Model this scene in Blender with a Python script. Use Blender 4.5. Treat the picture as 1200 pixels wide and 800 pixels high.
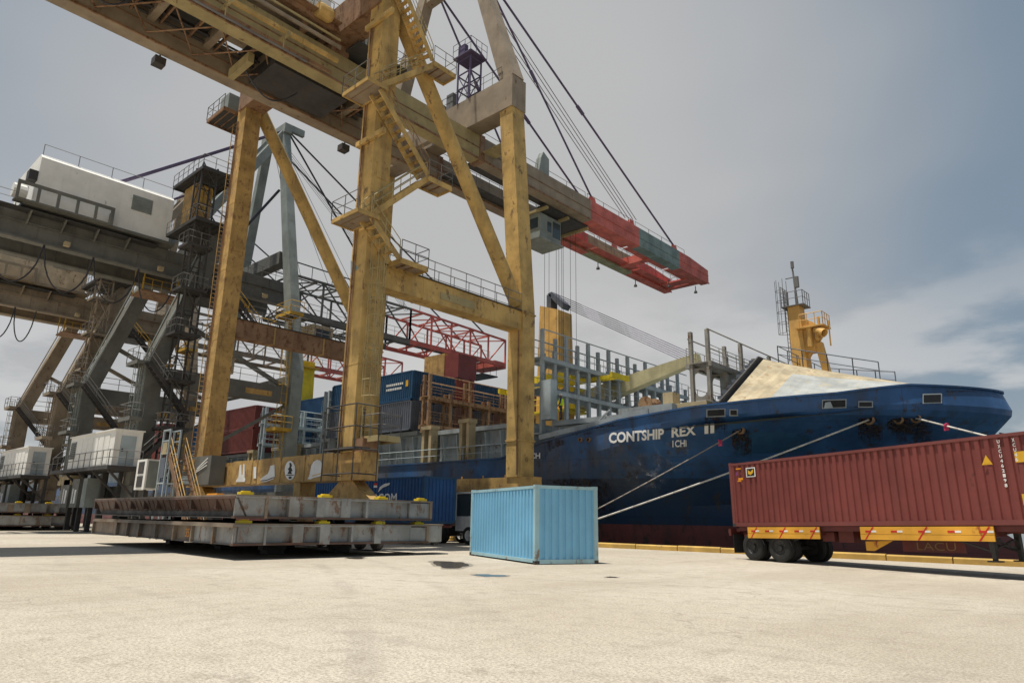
import bpy, bmesh, math, random
import numpy as np
from mathutils import Vector, Matrix
random.seed(7)
rad = math.radians
scene = bpy.context.scene
for o in list(bpy.data.objects): bpy.data.objects.remove(o)
col = scene.collection

# ------------------------------------------------------------------ camera
FPX, PITCH, ROLL, YAW, CAMZ = 808.2, rad(14.452), rad(0.904), rad(42.44), 1.435
FW = Vector((-math.sin(YAW)*math.cos(PITCH), math.cos(YAW)*math.cos(PITCH), math.sin(PITCH)))
RT0 = Vector((math.cos(YAW), math.sin(YAW), 0)); UP0 = RT0.cross(FW)
RT = math.cos(ROLL)*RT0 + math.sin(ROLL)*UP0
UP = -math.sin(ROLL)*RT0 + math.cos(ROLL)*UP0
CAM = Vector((0, 0, CAMZ))
cd = bpy.data.cameras.new('camera'); cam = bpy.data.objects.new('camera', cd); col.objects.link(cam)
cam.matrix_world = Matrix(((RT.x, UP.x, -FW.x, 0), (RT.y, UP.y, -FW.y, 0), (RT.z, UP.z, -FW.z, CAMZ), (0, 0, 0, 1)))
cd.sensor_width = 36; cd.lens = FPX/1200*36; cd.clip_start = .1; cd.clip_end = 9000
scene.camera = cam
scene.render.resolution_x = 1024; scene.render.resolution_y = 682

# ------------------------------------------------------------------ sky, sun, exposure
TO_SUN = Vector((-.10, -.20, 1)).normalized()
EL = math.asin(TO_SUN.z); AZ = math.atan2(TO_SUN.x, TO_SUN.y)
world = bpy.data.worlds.new('World'); scene.world = world; world.use_nodes = True
nt = world.node_tree; nt.nodes.clear()
def N(t, **k):
    n = nt.nodes.new(t)
    for a, b in k.items(): setattr(n, a, b)
    return n
out = N('ShaderNodeOutputWorld'); bg = N('ShaderNodeBackground'); bg.inputs[1].default_value = .1
sky = N('ShaderNodeTexSky', sky_type='NISHITA', sun_disc=False, sun_elevation=EL, sun_rotation=AZ, altitude=0, air_density=1.0, dust_density=2.5, ozone_density=1.5)
tc = N('ShaderNodeTexCoord')
sep = N('ShaderNodeSeparateXYZ'); nt.links.new(tc.outputs['Generated'], sep.inputs[0])
zc = N('ShaderNodeMath', operation='MAXIMUM'); zc.inputs[1].default_value = 0; nt.links.new(sep.outputs[2], zc.inputs[0])
za = N('ShaderNodeMath', operation='ADD'); za.inputs[1].default_value = .16; nt.links.new(zc.outputs[0], za.inputs[0])
dv = N('ShaderNodeVectorMath', operation='DIVIDE'); nt.links.new(tc.outputs['Generated'], dv.inputs[0])
cmb = N('ShaderNodeCombineXYZ')
for i in range(3): nt.links.new(za.outputs[0], cmb.inputs[i])
nt.links.new(cmb.outputs[0], dv.inputs[1])
def cloud(scale, detail, lo, hi, offs):
    mp = N('ShaderNodeMapping'); mp.inputs['Location'].default_value = offs; mp.inputs['Scale'].default_value = (1, 1, .0)
    nt.links.new(dv.outputs[0], mp.inputs[0])
    no = N('ShaderNodeTexNoise'); no.inputs['Scale'].default_value = scale; no.inputs['Detail'].default_value = detail; no.inputs['Roughness'].default_value = .52
    nt.links.new(mp.outputs[0], no.inputs['Vector'])
    mr = N('ShaderNodeMapRange', interpolation_type='SMOOTHSTEP'); mr.inputs[1].default_value = lo; mr.inputs[2].default_value = hi
    nt.links.new(no.outputs['Fac'], mr.inputs[0]); return mr.outputs[0]
def mix(fac, a, b):
    m = N('ShaderNodeMix', data_type='RGBA')
    if hasattr(fac, 'links'): nt.links.new(fac, m.inputs[0])
    else: m.inputs[0].default_value = fac
    for s, v in ((6, a), (7, b)):
        if hasattr(v, 'links'): nt.links.new(v, m.inputs[s])
        else: m.inputs[s].default_value = (*v, 1)
    return m.outputs[2]
wob = cloud(.8, 3, .25, .75, (3.1, 1.2, 0))
axis = (FW + (500-600)/FPX*RT - (330-400)/FPX*UP).normalized()
dt = N('ShaderNodeVectorMath', operation='DOT_PRODUCT'); dt.inputs[1].default_value = axis; nt.links.new(tc.outputs['Generated'], dt.inputs[0])
wa = N('ShaderNodeMath', operation='MULTIPLY_ADD'); wa.inputs[1].default_value = .10; wa.inputs[2].default_value = -.05; nt.links.new(wob, wa.inputs[0])
wd = N('ShaderNodeMath', operation='ADD'); nt.links.new(dt.outputs['Value'], wd.inputs[0]); nt.links.new(wa.outputs[0], wd.inputs[1])
vr = N('ShaderNodeMapRange', interpolation_type='SMOOTHSTEP'); vr.inputs[1].default_value = .70; vr.inputs[2].default_value = .97; nt.links.new(wd.outputs[0], vr.inputs[0])
veil = vr.outputs[0]          # bank of thin overcast that whitens the sky over the cranes
blue = mix(.75, sky.outputs[0], (1.85, 2.35, 2.75))
c1 = mix(veil, blue, (4.05, 4.07, 4.1))
puff = cloud(1.7, 7, .44, .60, (2.6, 5.1, 0))
lowz = N('ShaderNodeMapRange', interpolation_type='SMOOTHSTEP'); lowz.inputs[1].default_value = .42; lowz.inputs[2].default_value = .12
lowz.inputs[3].default_value = 0; lowz.inputs[4].default_value = 1; nt.links.new(sep.outputs[2], lowz.inputs[0])
pm = N('ShaderNodeMath', operation='MULTIPLY'); nt.links.new(puff, pm.inputs[0]); nt.links.new(lowz.outputs[0], pm.inputs[1])
pk = N('ShaderNodeMath', operation='MULTIPLY'); pk.inputs[1].default_value = .62; nt.links.new(pm.outputs[0], pk.inputs[0])
c2 = mix(pk.outputs[0], c1, (5.7, 5.65, 5.55))
hz = N('ShaderNodeMapRange', interpolation_type='SMOOTHSTEP'); hz.inputs[1].default_value = .20; hz.inputs[2].default_value = -.02
nt.links.new(sep.outputs[2], hz.inputs[0])
hm = N('ShaderNodeMath', operation='MULTIPLY'); hm.inputs[1].default_value = .55; nt.links.new(hz.outputs[0], hm.inputs[0])
c3 = mix(hm.outputs[0], c2, (4.3, 4.4, 4.45))
nt.links.new(c3, bg.inputs[0]); nt.links.new(bg.outputs[0], out.inputs[0])

sl = bpy.data.lights.new('sun', 'SUN'); sl.energy = 4.2; sl.angle = rad(.9); sl.color = (1, .95, .86)
sun = bpy.data.objects.new('sun', sl); col.objects.link(sun); sun.location = (0, 0, 80)
sun.rotation_euler = TO_SUN.to_track_quat('Z', 'Y').to_euler()
vs = scene.view_settings; vs.view_transform = 'Standard'; vs.look = 'None'; vs.exposure = .28; vs.gamma = 1; vs.use_curve_mapping = False

# ------------------------------------------------------------------ pixel -> place helpers (photo 1200 x 800)
def ray(px, py): return (FW + (px-600)/FPX*RT - (py-400)/FPX*UP)
def at_x(px, py, X): v = ray(px, py); return CAM + v*((X-CAM.x)/v.x)
def at_y(px, py, Y): v = ray(px, py); return CAM + v*((Y-CAM.y)/v.y)
def at_z(px, py, Z): v = ray(px, py); return CAM + v*((Z-CAM.z)/v.z)

# ------------------------------------------------------------------ materials
MATS = {}
def paint(name, c, vary=.22, rust=.0, rustc=(.13, .055, .025), dirt=.3, dirtc=(.07, .06, .05), rough=.62, scale=1.0, bump=.25, metal=0, zred=None, spec=.35, zband=None, plates=False):
    """painted steel: tonal drift, vertical run stains, rust bloom, slight unevenness"""
    m = bpy.data.materials.new(name); m.use_nodes = True; t = m.node_tree; t.nodes.clear()
    def n(k, **kw):
        x = t.nodes.new(k)
        for a, b in kw.items(): setattr(x, a, b)
        return x
    L = t.links.new
    o = n('ShaderNodeOutputMaterial'); b = n('ShaderNodeBsdfPrincipled'); L(b.outputs[0], o.inputs[0])
    g = n('ShaderNodeNewGeometry')
    def noise(sc, det, vec=(1, 1, 1), rg=.6):
        mp = n('ShaderNodeMapping'); mp.inputs['Scale'].default_value = vec; L(g.outputs['Position'], mp.inputs[0])
        q = n('ShaderNodeTexNoise'); q.inputs['Scale'].default_value = sc; q.inputs['Detail'].default_value = det; q.inputs['Roughness'].default_value = rg
        L(mp.outputs[0], q.inputs['Vector']); return q.outputs['Fac']
    def ramp(f, lo, hi, a=0, z=1):
        r = n('ShaderNodeMapRange', interpolation_type='SMOOTHSTEP'); r.inputs[1].default_value = lo; r.inputs[2].default_value = hi
        r.inputs[3].default_value = a; r.inputs[4].default_value = z; L(f, r.inputs[0]); return r.outputs[0]
    def mx(f, a, c2):
        q = n('ShaderNodeMix', data_type='RGBA'); L(f, q.inputs[0])
        for s, v in ((6, a), (7, c2)):
            if hasattr(v, 'links'): L(v, q.inputs[s])
            else: q.inputs[s].default_value = (*v, 1)
        return q.outputs[2]
    lo = tuple(x*(1-vary) for x in c); hi = tuple(min(.9, x*(1+vary*.6)) for x in c)
    cc = mx(ramp(noise(.7*scale, 5), .3, .7), lo, hi)
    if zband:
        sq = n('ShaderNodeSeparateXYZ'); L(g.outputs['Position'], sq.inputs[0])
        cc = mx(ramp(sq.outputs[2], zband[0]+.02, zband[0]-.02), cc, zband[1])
    if zred:
        sp = n('ShaderNodeSeparateXYZ'); L(g.outputs['Position'], sp.inputs[0])
        cc = mx(ramp(sp.outputs[2], zred[0]+.015, zred[0]-.015), cc, mx(ramp(noise(.5, 5), .3, .7), tuple(x*.75 for x in zred[1]), zred[1]))
    if zband:
        fx_ = ramp(sq.outputs[0], -17, -25); fn_ = ramp(noise(.35, 8, (1, 1, .45), .7), .40, .62, 0, .75)
        fm_ = n('ShaderNodeMath', operation='MULTIPLY'); L(fx_, fm_.inputs[0]); L(fn_, fm_.inputs[1])
        fz_ = n('ShaderNodeMath', operation='MULTIPLY'); L(fm_.outputs[0], fz_.inputs[0]); L(ramp(sq.outputs[2], 2.0, 4.6), fz_.inputs[1])
        cc = mx(fz_.outputs[0], cc, (.10, .095, .09))
        cc = mx(ramp(noise(.8, 7, (1, 1, .12), .7), .58, .70, 0, .7), cc, (.035, .03, .032))
    if dirt: cc = mx(ramp(noise(1.6*scale, 6, (1, 1, .09)), .5, .8, 0, dirt), cc, dirtc)
    fr = None
    if rust:
        f1 = ramp(noise(2.2*scale, 9, (1, 1, .6), .7), .66-.22*rust, .74-.18*rust, 0, .9)
        cc = mx(f1, cc, mx(noise(9*scale, 4), tuple(x*.5 for x in rustc), tuple(x*1.5 for x in rustc))); fr = f1
        f2 = ramp(noise(1.1*scale, 7, (1, 1, .05), .65), .60-.1*rust, .8-.1*rust, 0, .75*min(1, rust*1.4)); cc = mx(f2, cc, rustc)
    L(cc, b.inputs['Base Color'])
    b.inputs['Metallic'].default_value = metal; b.inputs['Specular IOR Level'].default_value = spec
    L(ramp(noise(3*scale, 4), .3, .7, max(.05, rough-.12), min(1, rough+.12)), b.inputs['Roughness'])
    if bump:
        bp = n('ShaderNodeBump'); bp.inputs['Strength'].default_value = bump; bp.inputs['Distance'].default_value = .02
        hsrc = noise(5*scale, 6)
        if plates:
            cx = n('ShaderNodeCombineXYZ'); L(sq.outputs[0], cx.inputs[0]); L(sq.outputs[2], cx.inputs[1])
            br = n('ShaderNodeTexBrick'); br.inputs['Scale'].default_value = 1; br.inputs['Brick Width'].default_value = 6.2; br.inputs['Row Height'].default_value = 1.75; br.inputs['Mortar Size'].default_value = .018; br.inputs['Mortar Smooth'].default_value = .6
            L(cx.outputs[0], br.inputs['Vector']); br.inputs['Color1'].default_value = (1, 1, 1, 1); br.inputs['Color2'].default_value = (.86, .86, .86, 1); br.inputs['Mortar'].default_value = (.45, .45, .45, 1)
            mu = n('ShaderNodeMix', data_type='RGBA', blend_type='MULTIPLY'); mu.inputs[0].default_value = .55; L(cc, mu.inputs[6]); L(br.outputs['Color'], mu.inputs[7]); L(mu.outputs[2], b.inputs['Base Color'])
            wv = n('ShaderNodeTexWave'); wv.inputs['Scale'].default_value = .23; wv.inputs['Distortion'].default_value = 1.5; L(cx.outputs[0], wv.inputs['Vector'])
            h1 = n('ShaderNodeMath', operation='MULTIPLY_ADD'); h1.inputs[1].default_value = 1.3; L(wv.outputs['Fac'], h1.inputs[0]); L(hsrc, h1.inputs[2])
            h2 = n('ShaderNodeMath', operation='MULTIPLY_ADD'); h2.inputs[1].default_value = 1.2; L(br.outputs['Fac'], h2.inputs[0]); L(h1.outputs[0], h2.inputs[2]); hsrc = h2.outputs[0]
        L(hsrc, bp.inputs['Height']); L(bp.outputs[0], b.inputs['Normal'])
    MATS[name] = m; return m
P = paint
P('crane_yellow', (.52, .34, .115), vary=.32, rust=.48, rustc=(.17, .10, .05), dirt=.6, dirtc=(.20, .145, .08))
P('crane_orange', (.47, .295, .10), vary=.3, rust=.62, rustc=(.25, .135, .06), dirt=.4, dirtc=(.22, .14, .08), scale=1.5)
P('crane_olive', (.38, .305, .15), rust=.3, dirt=.35, dirtc=(.16, .13, .08))
P('crane_taupe', (.30, .235, .165), rust=.25, dirt=.3)
P('crane_rust', (.27, .16, .09), rust=.7)
P('boom_red', (.60, .15, .115), vary=.3, rust=.35, rustc=(.28, .09, .06), dirt=.4, dirtc=(.3, .09, .06))
P('boom_teal', (.21, .27, .25), vary=.3, rust=.35, rustc=(.24, .19, .13), dirt=.4)
P('boom_sage', (.34, .345, .21), vary=.3, rust=.4, rustc=(.28, .2, .11), dirt=.4)
P('grate_dark', (.06, .058, .055), dirt=.2)
P('steel_dark', (.055, .052, .05), dirt=.2, rust=.3)
P('rail_grey', (.17, .165, .16), dirt=.1, bump=0)
P('rail_yellow', (.55, .34, .05), dirt=.3, rust=.3)
P('rope_dark', (.05, .048, .055), dirt=0, bump=0)
P('stay_purple', (.11, .085, .155), dirt=.1, bump=0)
P('white_house', (.82, .80, .75), vary=.08, rust=.1, dirt=.22, dirtc=(.3, .26, .2))
P('grey_crane', (.15, .148, .13), rust=.2, dirt=.3)
P('grey_crane_light', (.25, .275, .255), rust=.12, dirt=.25)
P('brown_crane', (.28, .225, .16), rust=.4, dirt=.3)
P('beige_house', (.56, .45, .31), rust=.4, dirt=.3)
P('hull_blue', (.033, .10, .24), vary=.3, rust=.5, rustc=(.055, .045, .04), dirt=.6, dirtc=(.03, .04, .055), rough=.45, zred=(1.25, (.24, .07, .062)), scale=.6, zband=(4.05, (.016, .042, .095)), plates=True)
P('ship_white', (.86, .85, .82), vary=.05, rust=0, dirt=.05, bump=0)
P('ship_grey', (.34, .375, .385), rust=.3, dirt=.35)
P('ship_worn', (.30, .285, .25), rust=.5, dirt=.4)
P('ship_pale', (.38, .44, .46), rust=.15, dirt=.3)
P('ship_beige', (.46, .37, .22), rust=.45, dirt=.3)
P('ship_rusty', (.30, .185, .10), rust=.7, dirt=.3)
P('ship_cream', (.45, .375, .245), vary=.35, rust=.55, rustc=(.32, .22, .12), dirt=.25, dirtc=(.35, .36, .34))
P('ship_panel', (.37, .385, .37), vary=.25, rust=.45, rustc=(.45, .36, .22), dirt=.3, dirtc=(.42, .45, .46))
P('ship_orange', (.68, .40, .12), rust=.2, dirt=.25, dirtc=(.3, .18, .07))
P('ship_jib', (.50, .44, .25), rust=.15, dirt=.3)
P('deck_green', (.10, .115, .10), rust=.4)
P('painted_dark', (.012, .012, .013), dirt=0, bump=0)  # black colour standing in for the shade inside hull openings
P('box_sky', (.21, .49, .70), vary=.1, rust=.06, dirt=.12, dirtc=(.12, .24, .3), rough=.5)
P('box_sky_frame', (.36, .56, .62), vary=.12, rust=.5, rustc=(.22, .15, .1), dirt=.3, dirtc=(.2, .2, .19))
P('box_maroon', (.20, .05, .042), vary=.16, rust=.12, rustc=(.10, .04, .03), dirt=.25, dirtc=(.09, .04, .035), rough=.5)
P('box_maroon_frame', (.19, .055, .048), vary=.16, rust=.3, dirt=.25)
P('box_blue', (.022, .085, .235), vary=.2, rust=.08, dirt=.2, dirtc=(.02, .05, .1))
P('box_navy', (.02, .075, .16), vary=.2, rust=.1, dirt=.2)
P('box_slate', (.11, .125, .155), vary=.2, rust=.15, dirt=.25)
P('box_red', (.24, .06, .05), vary=.2, rust=.15, dirt=.25)
P('box_teal', (.03, .22, .29), vary=.2, rust=.1, dirt=.2)
P('box_brown', (.21, .12, .10), vary=.2, rust=.2, dirt=.25)
P('cover_grey', (.31, .31, .30), vary=.35, rust=.55, rustc=(.17, .09, .05), dirt=.35, dirtc=(.2, .17, .13))
P('cover_tan', (.25, .20, .15), vary=.35, rust=.62, rustc=(.2, .11, .06), dirt=.35, dirtc=(.2, .15, .1))
P('cover_rust', (.11, .066, .05), vary=.3, rust=.6, rustc=(.12, .055, .035), dirt=.3)
P('stopper_yellow', (.74, .55, .03), rust=.12, dirt=.15)
P('signal_orange', (.85, .32, .02), dirt=.1)
P('joint_brown', (.27, .23, .18), dirt=0, rough=.9)
P('word_dim', (.26, .16, .06), dirt=.2)
P('kerb_yellow', (.56, .36, .10), vary=.25, rust=.25, rustc=(.32, .24, .16), dirt=.4, dirtc=(.25, .17, .09), rough=.85)
P('sign_white', (.80, .79, .76), dirt=.12, bump=0)
P('sign_red', (.55, .03, .02), dirt=.1, bump=0)
P('sign_black', (.02, .02, .02), dirt=0, bump=0)
P('sign_amber', (.75, .42, .03), dirt=.1, bump=0)
P('stripe_amber', (.75, .38, .045), vary=.2, rust=.3, rustc=(.3, .05, .02), dirt=.25, dirtc=(.3, .14, .04))
P('chassis_maroon', (.14, .035, .03), rust=.35, dirt=.3)
P('rubber', (.028, .028, .027), rough=.85, dirt=.35, dirtc=(.12, .105, .085), bump=.4)
P('rim_dark', (.05, .05, .05), dirt=.3, rough=.6)
P('rim_white', (.6, .6, .58), dirt=.3)
P('truck_white', (.7, .7, .68), dirt=.2, rust=.05)
P('rope_white', (.62, .58, .52), dirt=.25, rough=.9, bump=0)
P('rope_grey', (.30, .26, .23), dirt=.25, rough=.9, bump=0)
P('pink', (.62, .06, .14), dirt=.1, bump=0)
P('violet', (.27, .06, .33), dirt=.1, bump=0)
P('hivis', (.58, .85, .02), dirt=0, bump=0)
P('cloth_navy', (.03, .04, .07), dirt=0, bump=0)
P('skin', (.22, .12, .08), dirt=0, bump=0)
def simple(name, c, rough=.1, metal=0, spec=.5):
    m = bpy.data.materials.new(name); m.use_nodes = True; b = m.node_tree.nodes['Principled BSDF']
    b.inputs['Base Color'].default_value = (*c, 1); b.inputs['Roughness'].default_value = rough; b.inputs['Metallic'].default_value = metal
    b.inputs['Specular IOR Level'].default_value = spec; MATS[name] = m; return m
simple('glass', (.05, .07, .08), .06)
simple('puddle_water', (.09, .08, .065), .16)
simple('damp_ground', (.25, .22, .175), .55)

def ground_mat():
    m = bpy.data.materials.new('quay_surface'); m.use_nodes = True; t = m.node_tree; t.nodes.clear(); L = t.links.new
    def n(k, **kw):
        x = t.nodes.new(k)
        for a, b in kw.items(): setattr(x, a, b)
        return x
    o = n('ShaderNodeOutputMaterial'); b = n('ShaderNodeBsdfPrincipled'); L(b.outputs[0], o.inputs[0]); g = n('ShaderNodeNewGeometry')
    def noise(sc, det, vec=(1, 1, 1), rg=.6, rot=0):
        mp = n('ShaderNodeMapping'); mp.inputs['Scale'].default_value = vec; mp.inputs['Rotation'].default_value = (0, 0, rot); L(g.outputs['Position'], mp.inputs[0])
        q = n('ShaderNodeTexNoise'); q.inputs['Scale'].default_value = sc; q.inputs['Detail'].default_value = det; q.inputs['Roughness'].default_value = rg
        L(mp.outputs[0], q.inputs['Vector']); return q.outputs['Fac']
    def ramp(f, lo, hi, a=0, z=1):
        r = n('ShaderNodeMapRange', interpolation_type='SMOOTHSTEP'); r.inputs[1].default_value = lo; r.inputs[2].default_value = hi
        r.inputs[3].default_value = a; r.inputs[4].default_value = z; L(f, r.inputs[0]); return r.outputs[0]
    def mx(f, a, c2):
        q = n('ShaderNodeMix', data_type='RGBA'); L(f, q.inputs[0])
        for s, v in ((6, a), (7, c2)):
            if hasattr(v, 'links'): L(v, q.inputs[s])
            else: q.inputs[s].default_value = (*v, 1)
        return q.outputs[2]
    c = mx(ramp(noise(.16, 5, rg=.55), .3, .7), (.50, .44, .35), (.60, .545, .455))
    c = mx(ramp(noise(.5, 6, (1, .16, 1), .6, rad(25)), .45, .75, 0, .45), c, (.52, .475, .40))      # pale tyre-swept streaks
    c = mx(ramp(noise(.55, 7, (.2, 1, 1), .65, rad(-14)), .55, .8, 0, .5), c, (.33, .275, .20))       # dust and old oil
    c = mx(ramp(noise(1.3, 9, rg=.72), .56, .70, 0, .5), c, (.29, .255, .205))
    c = mx(ramp(noise(7, 8, rg=.75), .52, .72, 0, .45), c, (.30, .265, .215))
    c = mx(ramp(noise(2.6, 8, rg=.72), .44, .68, 0, .5), c, (.33, .29, .225))
    c = mx(ramp(noise(.22, 6, (1, .35, 1), .62, rad(40)), .46, .62, 0, .45), c, (.36, .31, .235))
    c = mx(ramp(noise(26, 6, rg=.85), .45, .58, 0, .75), c, (.24, .205, .165))
    c = mx(ramp(noise(12, 8, rg=.85), .56, .66, 0, .5), c, (.20, .17, .135))                            # exposed aggregate
    c = mx(ramp(noise(30, 3), .56, .70, 0, .6), c, (.66, .62, .55))
    vo = n('ShaderNodeTexVoronoi', feature='DISTANCE_TO_EDGE'); vo.inputs['Scale'].default_value = .13
    w = n('ShaderNodeVectorMath', operation='ADD'); nn = n('ShaderNodeTexNoise'); nn.inputs['Scale'].default_value = .7; nn.inputs['Detail'].default_value = 6
    L(g.outputs['Position'], nn.inputs['Vector']); sc = n('ShaderNodeVectorMath', operation='SCALE'); sc.inputs['Scale'].default_value = 2.2
    L(nn.outputs['Color'], sc.inputs[0]); L(g.outputs['Position'], w.inputs[0]); L(sc.outputs[0], w.inputs[1]); L(w.outputs[0], vo.inputs['Vector'])
    crk = n('ShaderNodeMath', operation='MULTIPLY'); L(ramp(vo.outputs['Distance'], .004, .0015, 0, .3), crk.inputs[0]); L(ramp(noise(.25, 3), .5, .6), crk.inputs[1])
    c = mx(crk.outputs[0], c, (.16, .13, .10))
    for (cx_, cy_, R_, wd_, st_) in ((8, -30, 46.2, .16, .34), (8, -30, 48.1, .16, .34), (-60, -70, 92, .22, .25), (-60, -70, 94, .22, .25), (30, -6, 33, .14, .3), (30, -6, 34.9, .14, .3), (-12, 60, 52.5, .2, .22), (-12, 60, 54.5, .2, .22)):
        dd = n('ShaderNodeVectorMath', operation='DISTANCE'); dd.inputs[1].default_value = (cx_, cy_, 0); L(g.outputs['Position'], dd.inputs[0])
        ab = n('ShaderNodeMath', operation='SUBTRACT'); ab.inputs[1].default_value = R_; L(dd.outputs['Value'], ab.inputs[0])
        aa = n('ShaderNodeMath', operation='ABSOLUTE'); L(ab.outputs[0], aa.inputs[0])
        mm = n('ShaderNodeMath', operation='MULTIPLY'); L(ramp(aa.outputs[0], wd_*1.3, wd_*.3, 0, st_), mm.inputs[0]); L(ramp(noise(.35, 6, rg=.7), .42, .62), mm.inputs[1])
        c = mx(mm.outputs[0], c, (.22, .195, .165))
    L(c, b.inputs['Base Color']); b.inputs['Roughness'].default_value = .9; b.inputs['Specular IOR Level'].default_value = .2
    bp = n('ShaderNodeBump'); bp.inputs['Strength'].default_value = .8; bp.inputs['Distance'].default_value = .02
    ad = n('ShaderNodeMath', operation='ADD'); L(noise(26, 6, rg=.7), ad.inputs[0]); L(noise(3, 6), ad.inputs[1]); L(ad.outputs[0], bp.inputs['Height']); L(bp.outputs[0], b.inputs['Normal'])
    MATS['quay_surface'] = m
ground_mat()
def water_mat():
    m = bpy.data.materials.new('sea'); m.use_nodes = True; t = m.node_tree; b = t.nodes['Principled BSDF']
    b.inputs['Base Color'].default_value = (.03, .055, .06, 1); b.inputs['Roughness'].default_value = .12
    g = t.nodes.new('ShaderNodeNewGeometry'); q = t.nodes.new('ShaderNodeTexNoise'); q.inputs['Scale'].default_value = .9; q.inputs['Detail'].default_value = 5
    bp = t.nodes.new('ShaderNodeBump'); bp.inputs['Strength'].default_value = .5; bp.inputs['Distance'].default_value = .15
    t.links.new(g.outputs['Position'], q.inputs['Vector']); t.links.new(q.outputs['Fac'], bp.inputs['Height']); t.links.new(bp.outputs[0], b.inputs['Normal'])
    MATS['sea'] = m
water_mat()
def rust_run():
    m = bpy.data.materials.new('rust_run'); m.use_nodes = True; t = m.node_tree; L = t.links.new; b = t.nodes['Principled BSDF']
    def n(k, **kw):
        x = t.nodes.new(k)
        for a, c in kw.items(): setattr(x, a, c)
        return x
    def ramp(f, lo, hi):
        r = n('ShaderNodeMapRange', interpolation_type='SMOOTHSTEP'); r.inputs[1].default_value = lo; r.inputs[2].default_value = hi; L(f, r.inputs[0]); return r.outputs[0]
    def mul(a, c): q = n('ShaderNodeMath', operation='MULTIPLY'); L(a, q.inputs[0]); L(c, q.inputs[1]); return q.outputs[0]
    tc_ = n('ShaderNodeTexCoord'); sp = n('ShaderNodeSeparateXYZ'); L(tc_.outputs['Generated'], sp.inputs[0]); g = n('ShaderNodeNewGeometry')
    mp = n('ShaderNodeMapping'); mp.inputs['Scale'].default_value = (1, 1, .12); L(g.outputs['Position'], mp.inputs[0])
    q = n('ShaderNodeTexNoise'); q.inputs['Scale'].default_value = 4.5; q.inputs['Detail'].default_value = 7; L(mp.outputs[0], q.inputs['Vector'])
    a = mul(mul(ramp(sp.outputs[0], 0, .35), ramp(sp.outputs[0], 1, .65)), mul(ramp(sp.outputs[2], 0, .75), ramp(sp.outputs[2], 1.0, .93)))
    k8 = n('ShaderNodeMath', operation='MULTIPLY'); k8.inputs[1].default_value = .78; L(mul(a, ramp(q.outputs['Fac'], .34, .66)), k8.inputs[0]); L(k8.outputs[0], b.inputs['Alpha'])
    b.inputs['Base Color'].default_value = (.045, .028, .022, 1); b.inputs['Roughness'].default_value = .85; MATS['rust_run'] = m
rust_run()

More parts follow.
